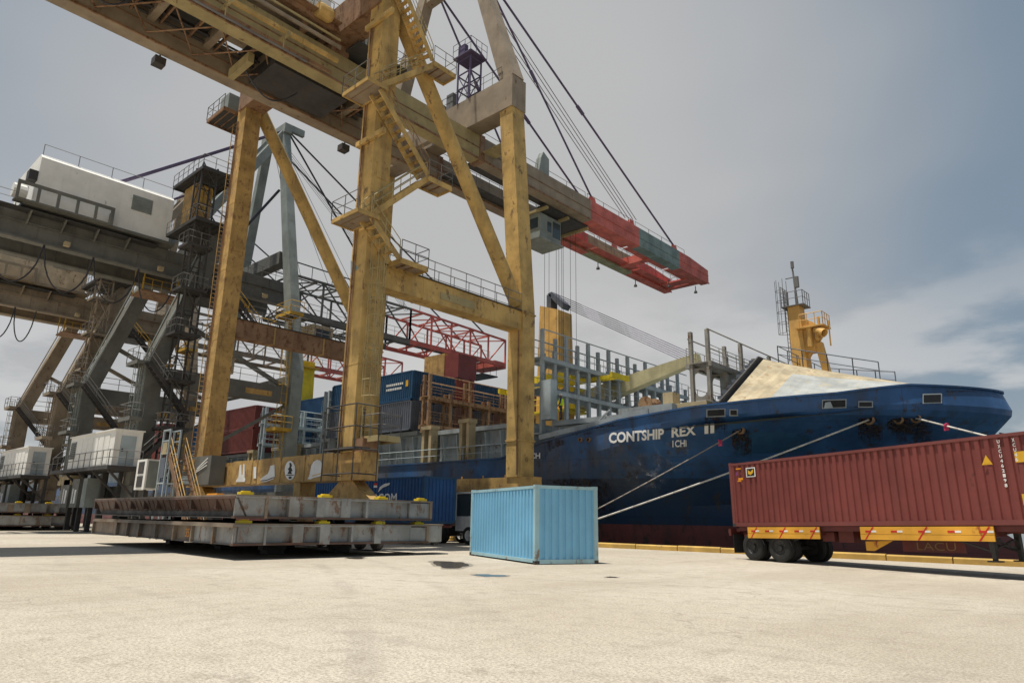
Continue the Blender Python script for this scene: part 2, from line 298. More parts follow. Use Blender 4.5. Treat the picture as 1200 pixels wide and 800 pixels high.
# ------------------------------------------------------------------ mesh builder
ORG = {}
def V(*a): return Vector(a[0]) if len(a) == 1 else Vector(a)
class MB:
    def __init__(s): s.v = []; s.f = []
    def poly(s, pts):
        k = len(s.v); s.v += [tuple(p) for p in pts]; s.f.append(tuple(range(k, k+len(pts)))); return s
    def hexa(s, p):   # 8 corners: bottom 4, top 4
        k = len(s.v); s.v += [tuple(q) for q in p]
        s.f += [(k+3, k+2, k+1, k), (k+4, k+5, k+6, k+7), (k, k+1, k+5, k+4), (k+1, k+2, k+6, k+5), (k+2, k+3, k+7, k+6), (k+3, k, k+4, k+7)]; return s
    def bx(s, x0, x1, y0, y1, z0, z1):
        x0, x1 = sorted((x0, x1)); y0, y1 = sorted((y0, y1)); z0, z1 = sorted((z0, z1))
        return s.hexa([(x0, y0, z0), (x1, y0, z0), (x1, y1, z0), (x0, y1, z0), (x0, y0, z1), (x1, y0, z1), (x1, y1, z1), (x0, y1, z1)])
    def beam(s, p, q, w, h=None, w2=None, h2=None, up=(0, 0, 1)):
        """box between two points, w across, h in the 'up' sense"""
        p, q = V(p), V(q); h = w if h is None else h; w2 = w if w2 is None else w2; h2 = h if h2 is None else h2
        d = (q-p).normalized(); u = V(up)
        if abs(d.dot(u)) > .985: u = V(0, 1, 0)
        a = d.cross(u).normalized(); b = a.cross(d).normalized()
        return s.hexa([p-a*w/2-b*h/2, p+a*w/2-b*h/2, q+a*w2/2-b*h2/2, q-a*w2/2-b*h2/2, p-a*w/2+b*h/2, p+a*w/2+b*h/2, q+a*w2/2+b*h2/2, q-a*w2/2+b*h2/2])
    def tube(s, p, q, r, n=6, r2=None, cap=True):
        p, q = V(p), V(q); r2 = r if r2 is None else r2; d = (q-p).normalized(); u = V(0, 0, 1)
        if abs(d.dot(u)) > .985: u = V(0, 1, 0)
        a = d.cross(u).normalized(); b = a.cross(d); k = len(s.v)
        for c, rr in ((p, r), (q, r2)):
            for i in range(n):
                t = 2*math.pi*i/n; s.v.append(tuple(c + (a*math.cos(t)+b*math.sin(t))*rr))
        for i in range(n): j = (i+1) % n; s.f.append((k+i, k+j, k+n+j, k+n+i))
        if cap: s.f.append(tuple(k+n-1-i for i in range(n))); s.f.append(tuple(k+n+i for i in range(n)))
        return s
    def path(s, pts, r, n=5):
        for a, b in zip(pts, pts[1:]): s.tube(a, b, r, n)
        return s
    def prism(s, pts, d):
        pts = [V(p) for p in pts]; d = V(d); k = len(s.v); n = len(pts); s.v += [tuple(p) for p in pts]+[tuple(p+d) for p in pts]
        s.f.append(tuple(range(k+n-1, k-1, -1))); s.f.append(tuple(range(k+n, k+2*n)))
        for i in range(n): j = (i+1) % n; s.f.append((k+i, k+j, k+n+j, k+n+i))
        return s
    def lathe(s, prof, c, axis, n=20):
        """prof: (radius, along) pairs round axis through c"""
        c = V(c); ax = V(axis).normalized(); u = V(0, 0, 1) if abs(ax.z) < .9 else V(1, 0, 0); a = ax.cross(u).normalized(); b = ax.cross(a); k = len(s.v)
        for r, h in prof:
            for i in range(n): t = 2*math.pi*i/n; s.v.append(tuple(c+ax*h+(a*math.cos(t)+b*math.sin(t))*r))
        for j in range(len(prof)-1):
            for i in range(n): i2 = (i+1) % n; s.f.append((k+j*n+i, k+j*n+i2, k+(j+1)*n+i2, k+(j+1)*n+i))
        return s
    def rails(s, pts, h=1.05, gap=1.6, r=.028, mid=True):
        """guard rail along a run of points"""
        pts = [V(p) for p in pts]; z = V(0, 0, 1)
        for a, b in zip(pts, pts[1:]):
            k = max(1, round((b-a).length/gap))
            for i in range(k+1): c = a.lerp(b, i/k); s.tube(c, c+z*h, r, 4, cap=False)
            s.tube(a+z*h, b+z*h, r, 4, cap=False)
            if mid: s.tube(a+z*h*.52, b+z*h*.52, r*.8, 4, cap=False)
        return s
    def mesh(s, name, off=V(0, 0, 0)):
        m = bpy.data.meshes.new(name); m.from_pydata([(a-off.x, b-off.y, c-off.z) for a, b, c in s.v], [], s.f); m.update()
        return m
    def build(s, name, mat, parent=None, local=False, smooth=False, kind=None, label=None, fix=True):
        off = V(0, 0, 0) if (local or parent is None) else ORG.get(parent.name, V(0, 0, 0))
        m = s.mesh(name, off)
        if fix:
            bm = bmesh.new(); bm.from_mesh(m); bmesh.ops.recalc_face_normals(bm, faces=bm.faces); bm.to_mesh(m); bm.free()
        m.materials.append(MATS[mat]); o = bpy.data.objects.new(name, m); col.objects.link(o)
        if smooth:
            for p in m.polygons: p.use_smooth = True
        if parent is not None: o.parent = parent; ORG[o.name] = off
        if kind: o['kind'] = kind
        if label: o['label'] = label
        return o
def tag(o, label, cat, group=None):
    o['label'] = label; o['category'] = cat
    if group: o['group'] = group
    return o
def thing(name, label, cat, loc=(0, 0, 0), rz=0, group=None):
    o = bpy.data.objects.new(name, None); col.objects.link(o); o.location = loc; o.rotation_euler = (0, 0, rz)
    o.empty_display_size = .3; ORG[o.name] = V(loc); return tag(o, label, cat, group)
def structure(o): o['kind'] = 'structure'; return o
def put(name, mesh, mat, parent, loc=(0, 0, 0), rot=(0, 0, 0)):
    """another copy of shared mesh data with its own paint"""
    o = bpy.data.objects.new(name, mesh); col.objects.link(o); o.parent = parent; o.location = loc; o.rotation_euler = rot
    if not mesh.materials: mesh.materials.append(None)
    o.material_slots[0].link = 'OBJECT'; o.material_slots[0].material = MATS[mat]
    ORG[o.name] = ORG.get(parent.name, V(0, 0, 0)); return o
def text_mesh(body, width, height, bold=.0):
    cu = bpy.data.curves.new('lettering', 'FONT'); cu.body = body; cu.size = 1; cu.offset = bold; cu.resolution_u = 3
    ob = bpy.data.objects.new('lettering', cu); col.objects.link(ob)
    bpy.context.view_layer.update()
    me = bpy.data.meshes.new_from_object(ob.evaluated_get(bpy.context.evaluated_depsgraph_get()))
    v = [x.co.copy() for x in me.vertices]; f = [tuple(p.vertices) for p in me.polygons]
    bpy.data.objects.remove(ob); bpy.data.meshes.remove(me)
    x0 = min(a.x for a in v); x1 = max(a.x for a in v); y0 = min(a.y for a in v); y1 = max(a.y for a in v)
    return [((a.x-x0)/(x1-x0)*width, (a.y-y0)/(y1-y0)*height) for a in v], f
def letters(body, width, height, fn, name, mat, parent, local=False, bold=.02):
    v, f = text_mesh(body, width, height, bold); b = MB(); b.v = [tuple(fn(x, y)) for x, y in v]; b.f = f
    return b.build(name, mat, parent, local=local, fix=False)
# ------------------------------------------------------------------ setting
QY = 33.35          # quay edge
b = MB(); b.poly([(-1500, -900, 0), (700, -900, 0), (700, QY, 0), (-1500, QY, 0)])
structure(b.build('quay_ground', 'quay_surface'))
b = MB(); b.poly([(-1500, QY, -6), (700, QY, -6), (700, QY, -.001), (-1500, QY, -.001)])
structure(b.build('quay_wall', 'quay_surface'))
b = MB(); b.poly([(-5000, QY+.01, -2.1), (5000, QY+.01, -2.1), (5000, 6500, -2.1), (-5000, 6500, -2.1)])
structure(b.build('sea_water', 'sea'))
kb = thing('quay_kerb', 'low yellow kerb of concrete blocks along the quay edge', 'kerb', (-22, QY-.2, 0))
kb['kind'] = 'structure'; del kb['category']
x = -62.0; km = {}
while x < 14:
    w = random.choice((2.35, 2.42, 2.5)); h = .26+random.uniform(-.015, .015)
    if (w, ) not in km:
        m = MB(); m.prism([(0, 0, 0), (0, .30, 0), (0, .30, .25), (0, .05, .25), (0, 0, .20)], (w-.05, 0, 0)); me = m.mesh('kerb_block')
        bm = bmesh.new(); bm.from_mesh(me); bmesh.ops.recalc_face_normals(bm, faces=bm.faces); bm.to_mesh(me); bm.free(); km[(w, )] = me
    o = put('kerb_block', km[(w, )], 'kerb_yellow', kb, (x+22, -.17+random.uniform(-.012, .012), 0), (0, 0, random.uniform(-.004, .004))); o.scale = (1, 1, h/.25)
    x += w
for yy, nm in ((19.55, 'crane_rail'), (31.5, 'crane_rail')):
    m = MB(); m.bx(-160, -23.5, yy-.16, yy+.16, .002, .008); m.bx(-160, -23.5, yy-.035, yy+.035, .004, .03)
    structure(m.build(nm, 'steel_dark'))
m = MB(); pts = []
for i in range(90):
    xx = -58+i*.72; pts.append((xx, 25.1+.05*math.sin(i*.9)+.04*math.sin(i*2.3)))
for (a, c), (d, e) in zip(pts, pts[1:]):
    if random.random() < .35: continue
    w1 = .012+.02*random.random(); m.poly([(a, c-w1, .004), (d, e-w1, .004), (d, e+w1, .004), (a, c+w1, .004)])
structure(m.build('cable_trench_joint', 'joint_brown'))
def puddle(cx, cy, rx, ry, ang, sd):
    rnd = random.Random(sd); m = MB(); p = []; ph = [rnd.uniform(0, 6.28) for _ in range(4)]
    for i in range(48):
        t = 2*math.pi*i/48; k = 1+.16*math.sin(2*t+ph[0])+.12*math.sin(3*t+ph[1])+.08*math.sin(5*t+ph[2])+.05*math.sin(9*t+ph[3])
        u, w = rx*k*math.cos(t), ry*k*math.sin(t); p.append((cx+u*math.cos(ang)-w*math.sin(ang), cy+u*math.sin(ang)+w*math.cos(ang), .006))
    m.poly(p); structure(m.build('puddle', 'puddle_water'))
    m = MB(); m.poly([(cx+(x_-cx)*1.22+.05*math.sin(7*i), cy+(y_-cy)*1.22+.05*math.cos(5*i), .003) for i, (x_, y_, z_) in enumerate(p)]); structure(m.build('damp_patch', 'damp_ground'))
c = at_z(528, 661, 0); puddle(c.x, c.y, 1.5, .62, rad(138), 1)
c = at_z(574, 674, 0); puddle(c.x, c.y, .38, .4, rad(138), 2)
c = at_z(417, 653.5, 0); puddle(c.x, c.y, .5, .36, rad(138), 3)
c = at_z(717, 676, 0); puddle(c.x, c.y, .16, .16, rad(130), 4)

# ------------------------------------------------------------------ shipping containers
def corr(m, o, u, w, dpt, L, H, pitch, depth):
    """trapezoid-corrugated sheet: origin o, along u, up w, recess along dpt"""
    o, u, w, dpt = V(o), V(u), V(w), V(dpt); n = max(1, round(L/pitch)); q = L/n; prof = [(0, 0)]
    for i in range(n):
        a = i*q; prof += [(a+q*.34, 0), (a+q*.44, 1), (a+q*.78, 1), (a+q*.88, 0)]
    prof.append((L, 0)); k = len(m.v)
    for a, t in prof:
        p = o+u*a+dpt*(depth*t); m.v += [tuple(p), tuple(p+w*H)]
    for i in range(len(prof)-1): m.f.append((k+2*i, k+2*i+2, k+2*i+3, k+2*i+1))
CM = {}
W = 2.438
def cmeshes(L, H):
    if (L, H) in CM: return CM[(L, H)]
    d = {}
    def fin(k, m, fix=True):
        me = m.mesh(k)
        if fix:
            bm = bmesh.new(); bm.from_mesh(me); bmesh.ops.recalc_face_normals(bm, faces=bm.faces); bm.to_mesh(me); bm.free()
        d[k] = me
    z0, z1 = .16, H-.12
    m = MB(); corr(m, (.16, .012, z0), (1, 0, 0), (0, 0, 1), (0, 1, 0), L-.32, z1-z0, .278, .05); fin('near_wall', m, False)
    m = MB(); corr(m, (L-.16, W-.012, z0), (-1, 0, 0), (0, 0, 1), (0, -1, 0), L-.32, z1-z0, .278, .036); fin('far_wall', m, False)
    m = MB(); corr(m, (L-.012, .16, z0), (0, 1, 0), (0, 0, 1), (-1, 0, 0), W-.32, z1-z0, .25, .045); fin('end_wall', m, False)
    m = MB(); m.bx(.16, L-.16, .06, W-.06, H-.045, H-.02); fin('roof', m)
    m = MB(); m.bx(.1, L-.1, .08, W-.08, .10, .15)
    for i in range(int(L/.6)): m.bx(.4+i*.6, .46+i*.6, .1, W-.1, .02, .10)
    fin('underframe', m)
    m = MB(); m.bx(0, .16, 0, .16, .118, H-.118); fin('corner_post', m)
    m = MB(); m.bx(-.004, .174, -.004, .158, 0, .118)
    for (a, bb, cc, dd) in ((.05, .12, -.0055, 0), ): m.bx(a, bb, cc, dd, .03, .09)
    fin('corner_casting', m)
    m = MB(); m.bx(.174, L-.174, 0, .06, .05 if L < 7 else .01, .162); fin('bottom_rail', m)
    m = MB(); m.bx(.174, L-.174, 0, .06, H-.122, H-.03); fin('top_rail', m)
    m = MB(); m.bx(0, .11, .16, W-.16, .02, .162); fin('end_sill', m)
    m = MB(); m.bx(0, .11, .16, W-.16, H-.122, H-.012); fin('end_header', m)
    m = MB(); m.bx(.02, .07, .165, W/2-.006, .165, H-.125)
    for k in range(4): m.bx(.012, .02, .2, W/2-.04, .30+k*(H-.5)/4, .30+(k+.72)*(H-.5)/4)
    fin('door', m)
    m = MB(); m.tube((-.005, 0, .1), (-.005, 0, H-.08), .018, 6); m.bx(-.03, .02, -.03, .03, .85, .93); m.bx(-.03, .0, 0, .34, 1.0, 1.03); fin('lock_bar', m)
    CM[(L, H)] = d; return d
def container(label, loc, rz=0, L=12.192, H=2.591, wall='box_maroon', frame=None, group=None, door='left', detail=True, tilt=0, name='shipping_container'):
    t = thing(name, label, 'container', loc, rz, group); t.rotation_euler = (0, -tilt, rz)
    frame = frame or wall; d = cmeshes(L, H); PI = math.pi
    put('side_wall', d['near_wall'], wall, t); put('side_wall', d['far_wall'], wall, t)
    if door == 'left': put('end_wall', d['end_wall'], wall, t)
    else: put('end_wall', d['end_wall'], wall, t, (L, W, 0), (0, 0, PI))
    put('roof', d['roof'], wall, t); put('underframe', d['underframe'], 'steel_dark' if detail else frame, t)
    ends = {'left': ((0, 0, 0), 0), 'right': ((L, W, 0), PI)}
    for e in ends.values():
        for k in ('end_sill', 'end_header'): put(k, d[k], frame, t, e[0], (0, 0, e[1]))
    e = ends[door]
    R = Matrix.Rotation(e[1], 3, 'Z')
    p = put('door', d['door'], wall, t, e[0], (0, 0, e[1]))
    q = put('door', d['door'], wall, t, V(e[0])+R @ V(.0, W/2-.159, 0), (0, 0, e[1]))
    if detail:
        for yy in (.42, .95, W-.95, W-.42): put('lock_bar', d['lock_bar'], 'rail_grey', p, V(0, yy, 0))
    for (px_, py_, r) in ((0, 0, 0), (L, 0, PI/2), (L, W, PI), (0, W, -PI/2)): put('corner_post', d['corner_post'], frame, t, (px_, py_, 0), (0, 0, r))
    for yy, r in ((0, 0), (W, PI)):
        for k in ('bottom_rail', 'top_rail'): put(k, d[k], frame, t, (0 if r == 0 else L, yy, 0), (0, 0, r))
    if detail:
        for zz in (0, H-.118):
            for (px_, py_, r) in ((0, 0, 0), (L, 0, PI/2), (L, W, PI), (0, W, -PI/2)):
                o = put('corner_casting', d['corner_casting'], 'steel_dark' if zz == 0 else frame, t, (px_, py_, zz+.001*(-1 if zz == 0 else 1)), (0, 0, r))
    return t
# light blue twenty-foot box on the open quay
A20 = rad(-23.57)
t20 = container('light blue twenty foot container standing alone on the open concrete', (-15.464-6.058*math.cos(A20), 18.20-6.058*math.sin(A20), .002), A20, L=6.058, wall='box_sky', frame='box_sky_frame', door='left')

# maroon forty-foot box on its road chassis
TA = rad(-20.7); TT = .0185; TO = V(-13.1, 28.1, 1.285)
t40 = container('long maroon forty foot container riding on a yellow striped road chassis', TO, TA, wall='box_maroon', frame='box_maroon_frame', door='right', tilt=TT)
def on40(x, z, d=.004): return (x, -d, z)
def plate(parent, pts, mat, name, th=.003):
    m = MB(); m.prism(pts, (0, -th, 0)); return m.build(name, mat, parent, local=True)
plate(t40, [(.95, 0, 1.95), (1.45, 0, 1.95), (1.45, 0, 2.33), (.95, 0, 2.33)], 'sign_white', 'company_sticker')
plate(t40, [(1.0, -.004, 1.99), (1.4, -.004, 1.99), (1.4, -.004, 2.29), (1.0, -.004, 2.29)], 'sign_black', 'sticker_panel')
plate(t40, [(1.06, -.008, 2.08), (1.2, -.008, 2.03), (1.34, -.008, 2.12), (1.34, -.008, 2.26), (1.2, -.008, 2.15), (1.06, -.008, 2.24)], 'sign_amber', 'sticker_mark')
for (x0, z0, w, h) in ((.40, 2.30, .28, .05), (.42, 2.05, .06, .14), (.5, 1.86, .26, .09), (.45, 1.80, .2, .05)):
    plate(t40, [(x0, 0, z0), (x0+w, 0, z0), (x0+w, 0, z0+h), (x0, 0, z0+h)], 'signal_orange' if z0 < 1.9 or z0 > 2.2 else 'violet', 'sticker')
plate(t40, [(10.2, 0, 1.72), (10.5, 0, 1.72), (10.35, 0, 2.0)], 'sign_amber', 'warning_triangle')
plate(t40, [(10.27, -.004, 1.76), (10.43, -.004, 1.76), (10.35, -.004, 1.92)], 'sign_amber', 'warning_triangle_centre')
for j, (xx, s, z) in enumerate(((10.72, 'UXCU462198', 2.30), (11.12, 'XCU46', 2.30))):
    for i, ch in enumerate(s):
        if ch in '': continue
        letters(ch, .075, .10, lambda u, w, xx=xx, i=i, z=z: (xx+u, -.004, z-.138*i+w), 'lettering', 'sign_white', t40, local=True, bold=.03)
for zz in (1.72, .55): plate(t40, [(11.12, 0, zz), (11.4, 0, zz), (11.4, 0, zz+.3), (11.12, 0, zz+.3)], 'sign_amber', 'sticker')

# ------------------------------------------------------------------ road chassis and terminal tractors
WH = {}
def wheel(parent, c, r=.53, w=.28, rim='rim_dark', side=-1):
    """one wheel seen as tyre, rim and hub; axle along local y"""
    if 'tyre' not in WH:
        m = MB(); m.lathe([(.30, -.5), (.42, -.52), (.48, -.46), (.5, -.34), (.497, -.2), (.485, -.18), (.497, -.16), (.5, 0), (.497, .16), (.485, .18), (.497, .2), (.5, .34), (.48, .46), (.42, .52), (.30, .5), (.30, -.5)], (0, 0, 0), (0, 1, 0), 28); WH['tyre'] = m.mesh('tyre')
        m = MB(); m.lathe([(.30, -.40), (.27, -.42), (.25, -.25), (.12, -.12), (.0001, -.10)], (0, 0, 0), (0, 1, 0), 24); m.lathe([(.30, .40), (.26, .3), (.0001, .25)], (0, 0, 0), (0, 1, 0), 24); WH['rim'] = m.mesh('rim')
        m = MB(); m.lathe([(.10, -.1), (.10, -.34), (.07, -.40), (.0001, -.40)], (0, 0, 0), (0, 1, 0), 14)
        for i in range(8): t = i*math.pi/4; m.tube((.19*math.cos(t), -.20, .19*math.sin(t)), (.19*math.cos(t), -.27, .19*math.sin(t)), .022, 5)
        WH['hub'] = m.mesh('hub')
        for k in ('tyre', 'rim', 'hub'):
            bm = bmesh.new(); bm.from_mesh(WH[k]); bmesh.ops.recalc_face_normals(bm, faces=bm.faces); bm.to_mesh(WH[k]); bm.free()
            for p in WH[k].polygons: p.use_smooth = (k == 'tyre')
    o = put('wheel', WH['tyre'], 'rubber', parent, c); o.scale = (2*r, w, 2*r)
    if side > 0: o.rotation_euler = (0, 0, math.pi)
    put('rim', WH['rim'], rim, o); put('hub', WH['hub'], rim, o); return o
def chassis(label, loc, rz, tilt, deck, stripes=True, word=None, group=None, legs_down=False):
    """deck = height of the container's underside at the rear; local z measured from there"""
    t = thing('container_chassis', label, 'trailer', loc, rz, group); t.rotation_euler = (0, -tilt, rz)
    for yy in (.72, 1.72):
        m = MB(); m.bx(-.25, 9.0, yy-.07, yy+.07, -.42, -.40); m.bx(-.25, 9.0, yy-.015, yy+.015, -.40, -.06); m.bx(-.25, 12.1, yy-.07, yy+.07, -.06, -.035)
        m.prism([(9.0, yy-.06, -.42), (9.0, yy-.06, -.06), (12.1, yy-.06, -.06), (12.1, yy-.06, -.20), (9.7, yy-.06, -.22)], (0, .12, 0)); m.build('main_beam', 'chassis_maroon', t, local=True)
    for yy in (.10, W-.10):
        m = MB(); m.bx(.25, 11.9, yy-.04, yy+.04, -.17, -.006); m.build('side_rail', 'chassis_maroon', t, local=True)
    for xx in (.12, 3.2, 6.1, 9.2, 12.0):
        m = MB(); m.bx(xx-.09, xx+.09, .145, W-.145, -.20, -.065); m.build('bolster', 'chassis_maroon', t, local=True)
    m = MB(); m.bx(-.32, -.2, .05, W-.05, -.36, -.08); m.bx(-.42, -.32, .12, .3, -.26, -.12); m.bx(-.42, -.32, W-.3, W-.12, -.26, -.12); m.bx(-.3, -.22, .3, W-.3, -.75, -.62)
    for yy in (.4, W-.4): m.bx(-.29, -.23, yy-.04, yy+.04, -.62, -.36)
    m.build('rear_bumper', 'chassis_maroon', t, local=True)
    for yy in (.14, W-.46):
        m = MB(); m.bx(-.335, -.325, yy, yy+.3, -.32, -.18); m.build('tail_light', 'sign_red', t, local=True)
    for yy in (.35, W-.35):
        m = MB(); m.beam((.55, yy, -.50), (2.75, yy, -.50), .1, .16); m.beam((.3, yy, -.40), (.6, yy, -.52), .09, .1); m.beam((2.7, yy, -.52), (3.1, yy, -.38), .09, .1); m.build('spring_beam', 'steel_dark', t, local=True)
    for xx in (.95, 2.30):
        zc = -deck+.53-math.sin(tilt)*xx
        m = MB(); m.tube((xx, .2, zc), (xx, W-.2, zc), .075, 8); m.build('axle', 'steel_dark', t, local=True)
        for yy, sd in ((.16, -1), (.50, -1), (W-.50, 1), (W-.16, 1)): wheel(t, (xx, yy, zc), .53, .29, side=sd)
    for yy in (.02, W-.62):
        m = MB(); m.bx(-.06, -.04, yy, yy+.6, -deck+.25, -.30); m.build('mud_flap', 'rubber', t, local=True)
    for yy in (.55, W-.55):
        m = MB(); m.bx(9.75, 9.9, yy-.075, yy+.075, -deck+.52, -.1); lo = .002 if legs_down else .26; m.bx(9.77, 9.88, yy-.05, yy+.05, -deck+lo+.04, -deck+.52); m.bx(9.66, 9.99, yy-.14, yy+.14, -deck+lo, -deck+lo+.04)
        m.build('landing_leg', 'steel_dark', t, local=True)
        m = MB(); m.beam((9.8, yy, -deck+.55), (8.7, yy, -.38), .06, .06); m.build('leg_brace', 'steel_dark', t, local=True)
    m = MB(); m.beam((9.82, .55, -deck+.6), (9.82, W-.55, -.35), .05, .05); m.beam((9.82, .55, -.35), (9.82, W-.55, -deck+.6), .05, .05); m.build('cross_brace', 'steel_dark', t, local=True)
    m = MB(); m.bx(4.1, 4.6, .3, .6, -.52, -.2); m.bx(4.75, 5.35, .35, .75, -.55, -.12); m.build('air_tank', 'chassis_maroon', t, local=True)
    if stripes:
        for x0, x1 in ((.85, 4.30), (5.95, 10.25)):
            m = MB(); m.bx(x0, x1, -.07, -.03, -.26, -.02); m.bx(x0, x1, -.075, -.03, -.44, -.27)
            o = m.build('side_marker_board', 'stripe_amber', t, local=True)
            n = 5
            for k in range(n):
                xx = x0+.2+(x1-x0-.6)*k/(n-1)
                m = MB(); m.bx(xx, xx+.22, -.078, -.07, -.20, -.14); m.build('reflector', 'sign_red', o, local=True)
                m = MB(); m.bx(xx+.22, xx+.40, -.078, -.07, -.20, -.14); m.build('reflector', 'sign_white', o, local=True)
                if k % 2 == 0:
                    m = MB(); m.prism([(xx-.05, -.0775, -.43), (xx+.01, -.0775, -.43), (xx+.33, -.0775, -.03), (xx+.27, -.0775, -.03)], (0, -.002, 0)); m.build('red_stripe', 'sign_red', o, local=True)
            for xx in (x0+.1, (x0+x1)/2, x1-.1):
                m = MB(); m.bx(xx-.04, xx+.04, -.029, .65, -.30, -.12); m.build('board_bracket', 'chassis_maroon', t, local=True)
        m = MB(); m.prism([(5.9, .2, -.50), (5.9, .2, -.80), (6.2, .2, -.80), (6.9, .2, -.46)], (0, .03, 0)); m.build('corner_panel', 'stripe_amber', t, local=True)
    if word:
        m = MB(); m.bx(6.95, 9.0, .60, .63, -.80, -.42); o = m.build('name_board', 'chassis_maroon', t, local=True)
        letters(word, 1.25, .24, lambda u, w: (7.45+u, .595, -.74+w), 'lettering', 'word_dim', o, local=True, bold=-.01)
    return t
def tractor(label, loc, rz, group=None):
    """terminal tractor, local x forward, y across (0 right of centre line), z up"""
    t = thing('terminal_tractor', label, 'truck', loc, rz, group)
    for yy in (-.45, .45):
        m = MB(); m.bx(-1.6, 2.9, yy-.06, yy+.06, .62, .86); m.build('frame_beam', 'steel_dark', t, local=True)
    m = MB(); m.bx(1.0, 2.6, -1.2, -.02, .75, 1.35); m.bx(2.6, 3.0, -1.22, 1.22, .5, 1.15); m.bx(1.0, 2.6, .05, 1.15, .75, 1.5); m.build('body', 'truck_white', t, local=True)
    m = MB(); z0, z1 = 1.35, 2.85
    for (xx, yy) in ((1.0, -1.2), (2.5, -1.2), (1.0, -.1), (2.5, -.1)): m.beam((xx, yy, z0), (xx*.96+.05, yy, z1), .09, .09)
    m.bx(.95, 2.55, -1.25, -.05, z1, z1+.1); m.bx(.96, 2.54, -1.22, -.08, z0, z0+.22); cabf = m.build('cab', 'truck_white', t, local=True)
    for pts in ([(1.05, -1.19, 1.6), (2.46, -1.19, 1.6), (2.46, -1.19, 2.82), (1.05, -1.19, 2.82)], [(1.05, -.11, 1.6), (2.46, -.11, 1.6), (2.46, -.11, 2.82), (1.05, -.11, 2.82)]):
        m = MB(); m.prism(pts, (0, .01, 0)); m.build('window', 'glass', cabf, local=True)
    for xx in (1.03, 2.47):
        m = MB(); m.bx(xx-.005, xx+.005, -1.15, -.15, 1.6, 2.82); m.build('window', 'glass', cabf, local=True)
    m = MB(); m.tube((.7, -.5, .9), (.7, -.5, 2.1), .09, 10); m.tube((.7, -.5, 2.1), (.7, -.5, 2.7), .06, 10); m.build('exhaust_pipe', 'crane_rust', t, local=True)
    m = MB(); m.bx(-1.1, .1, -.5, .5, .92, 1.02); m.bx(-.8, -.2, -.3, .3, .86, .92); m.build('fifth_wheel', 'steel_dark', t, local=True)
    m = MB(); m.lathe([(.0001, 0), (.27, 0), (.27, .9), (.0001, .9)], (.4, .85, .62), (1, 0, 0), 14); m.build('fuel_tank', 'rim_dark', t, local=True)
    for yy, sd in ((-1.08, -1), (1.08, 1)): wheel(t, (2.1, yy, .5), .5, .3, 'rim_white', sd)
    for yy, sd in ((-1.1, -1), (-.78, -1), (.78, 1), (1.1, 1)): wheel(t, (-.5, yy, .5), .5, .29, 'rim_white', sd)
    for xx in (2.1, -.5):
        m = MB(); m.tube((xx, -1, .5), (xx, 1, .5), .09, 8); m.build('axle', 'steel_dark', t, local=True)
    for yy in (-1.0, .7):
        m = MB(); m.bx(3.0, 3.02, yy, yy+.3, .75, .95); m.build('headlight', 'glass', t, local=True)
    m = MB(); m.bx(2.45, 2.5, -1.5, -1.28, 1.9, 2.4); m.tube((2.46, -1.2, 2.3), (2.47, -1.4, 2.3), .02, 5); m.build('mirror', 'sign_black', t, local=True)
    return t
chassis('maroon road chassis with yellow and red striped side boards and tandem wheels', TO, TA, TT, 1.285, True, 'LACU')
fx = TO+V(math.cos(TA), math.sin(TA), 0)*11.5+V(-math.sin(TA), math.cos(TA), 0)*1.22
tractor('white terminal tractor coupled to the striped maroon chassis', (fx.x+1.05*math.cos(TA), fx.y+1.05*math.sin(TA), 0), TA)

# blue box on a chassis in the lane under the yellow crane
BX, BY, BZ = -41.9, 25.5, 1.12
tb = container('dark blue container on a chassis in the lane behind the hatch covers', (BX, BY, BZ), 0, wall='box_blue', frame='box_navy', door='left')
chassis('plain chassis under the dark blue container with white swoosh', (BX, BY, BZ), 0, 0, BZ, False, legs_down=True)
tractor('white terminal tractor with rusty exhaust parked under the waterside beam', (-31.5, 29.9, 0), 0)
letters('DCOM', 2.3, .55, lambda u, w: (7.55+u, -.006, 1.12+w), 'lettering', 'sign_white', tb, local=True, bold=.02)
plate(tb, [(8.05, -.002, 1.75), (8.5, -.002, 2.0), (9.1, -.002, 2.15), (9.15, -.002, 2.27), (8.6, -.002, 2.22), (8.2, -.002, 2.05)], 'sign_white', 'swoosh')
plate(tb, [(7.6, -.002, 2.15), (7.95, -.002, 2.15), (7.95, -.002, 2.28), (7.6, -.002, 2.28)], 'sign_red', 'flag_mark')
plate(tb, [(7.6, -.002, 2.02), (7.95, -.002, 2.02), (7.95, -.002, 2.15), (7.6, -.002, 2.15)], 'sign_white', 'flag_mark')

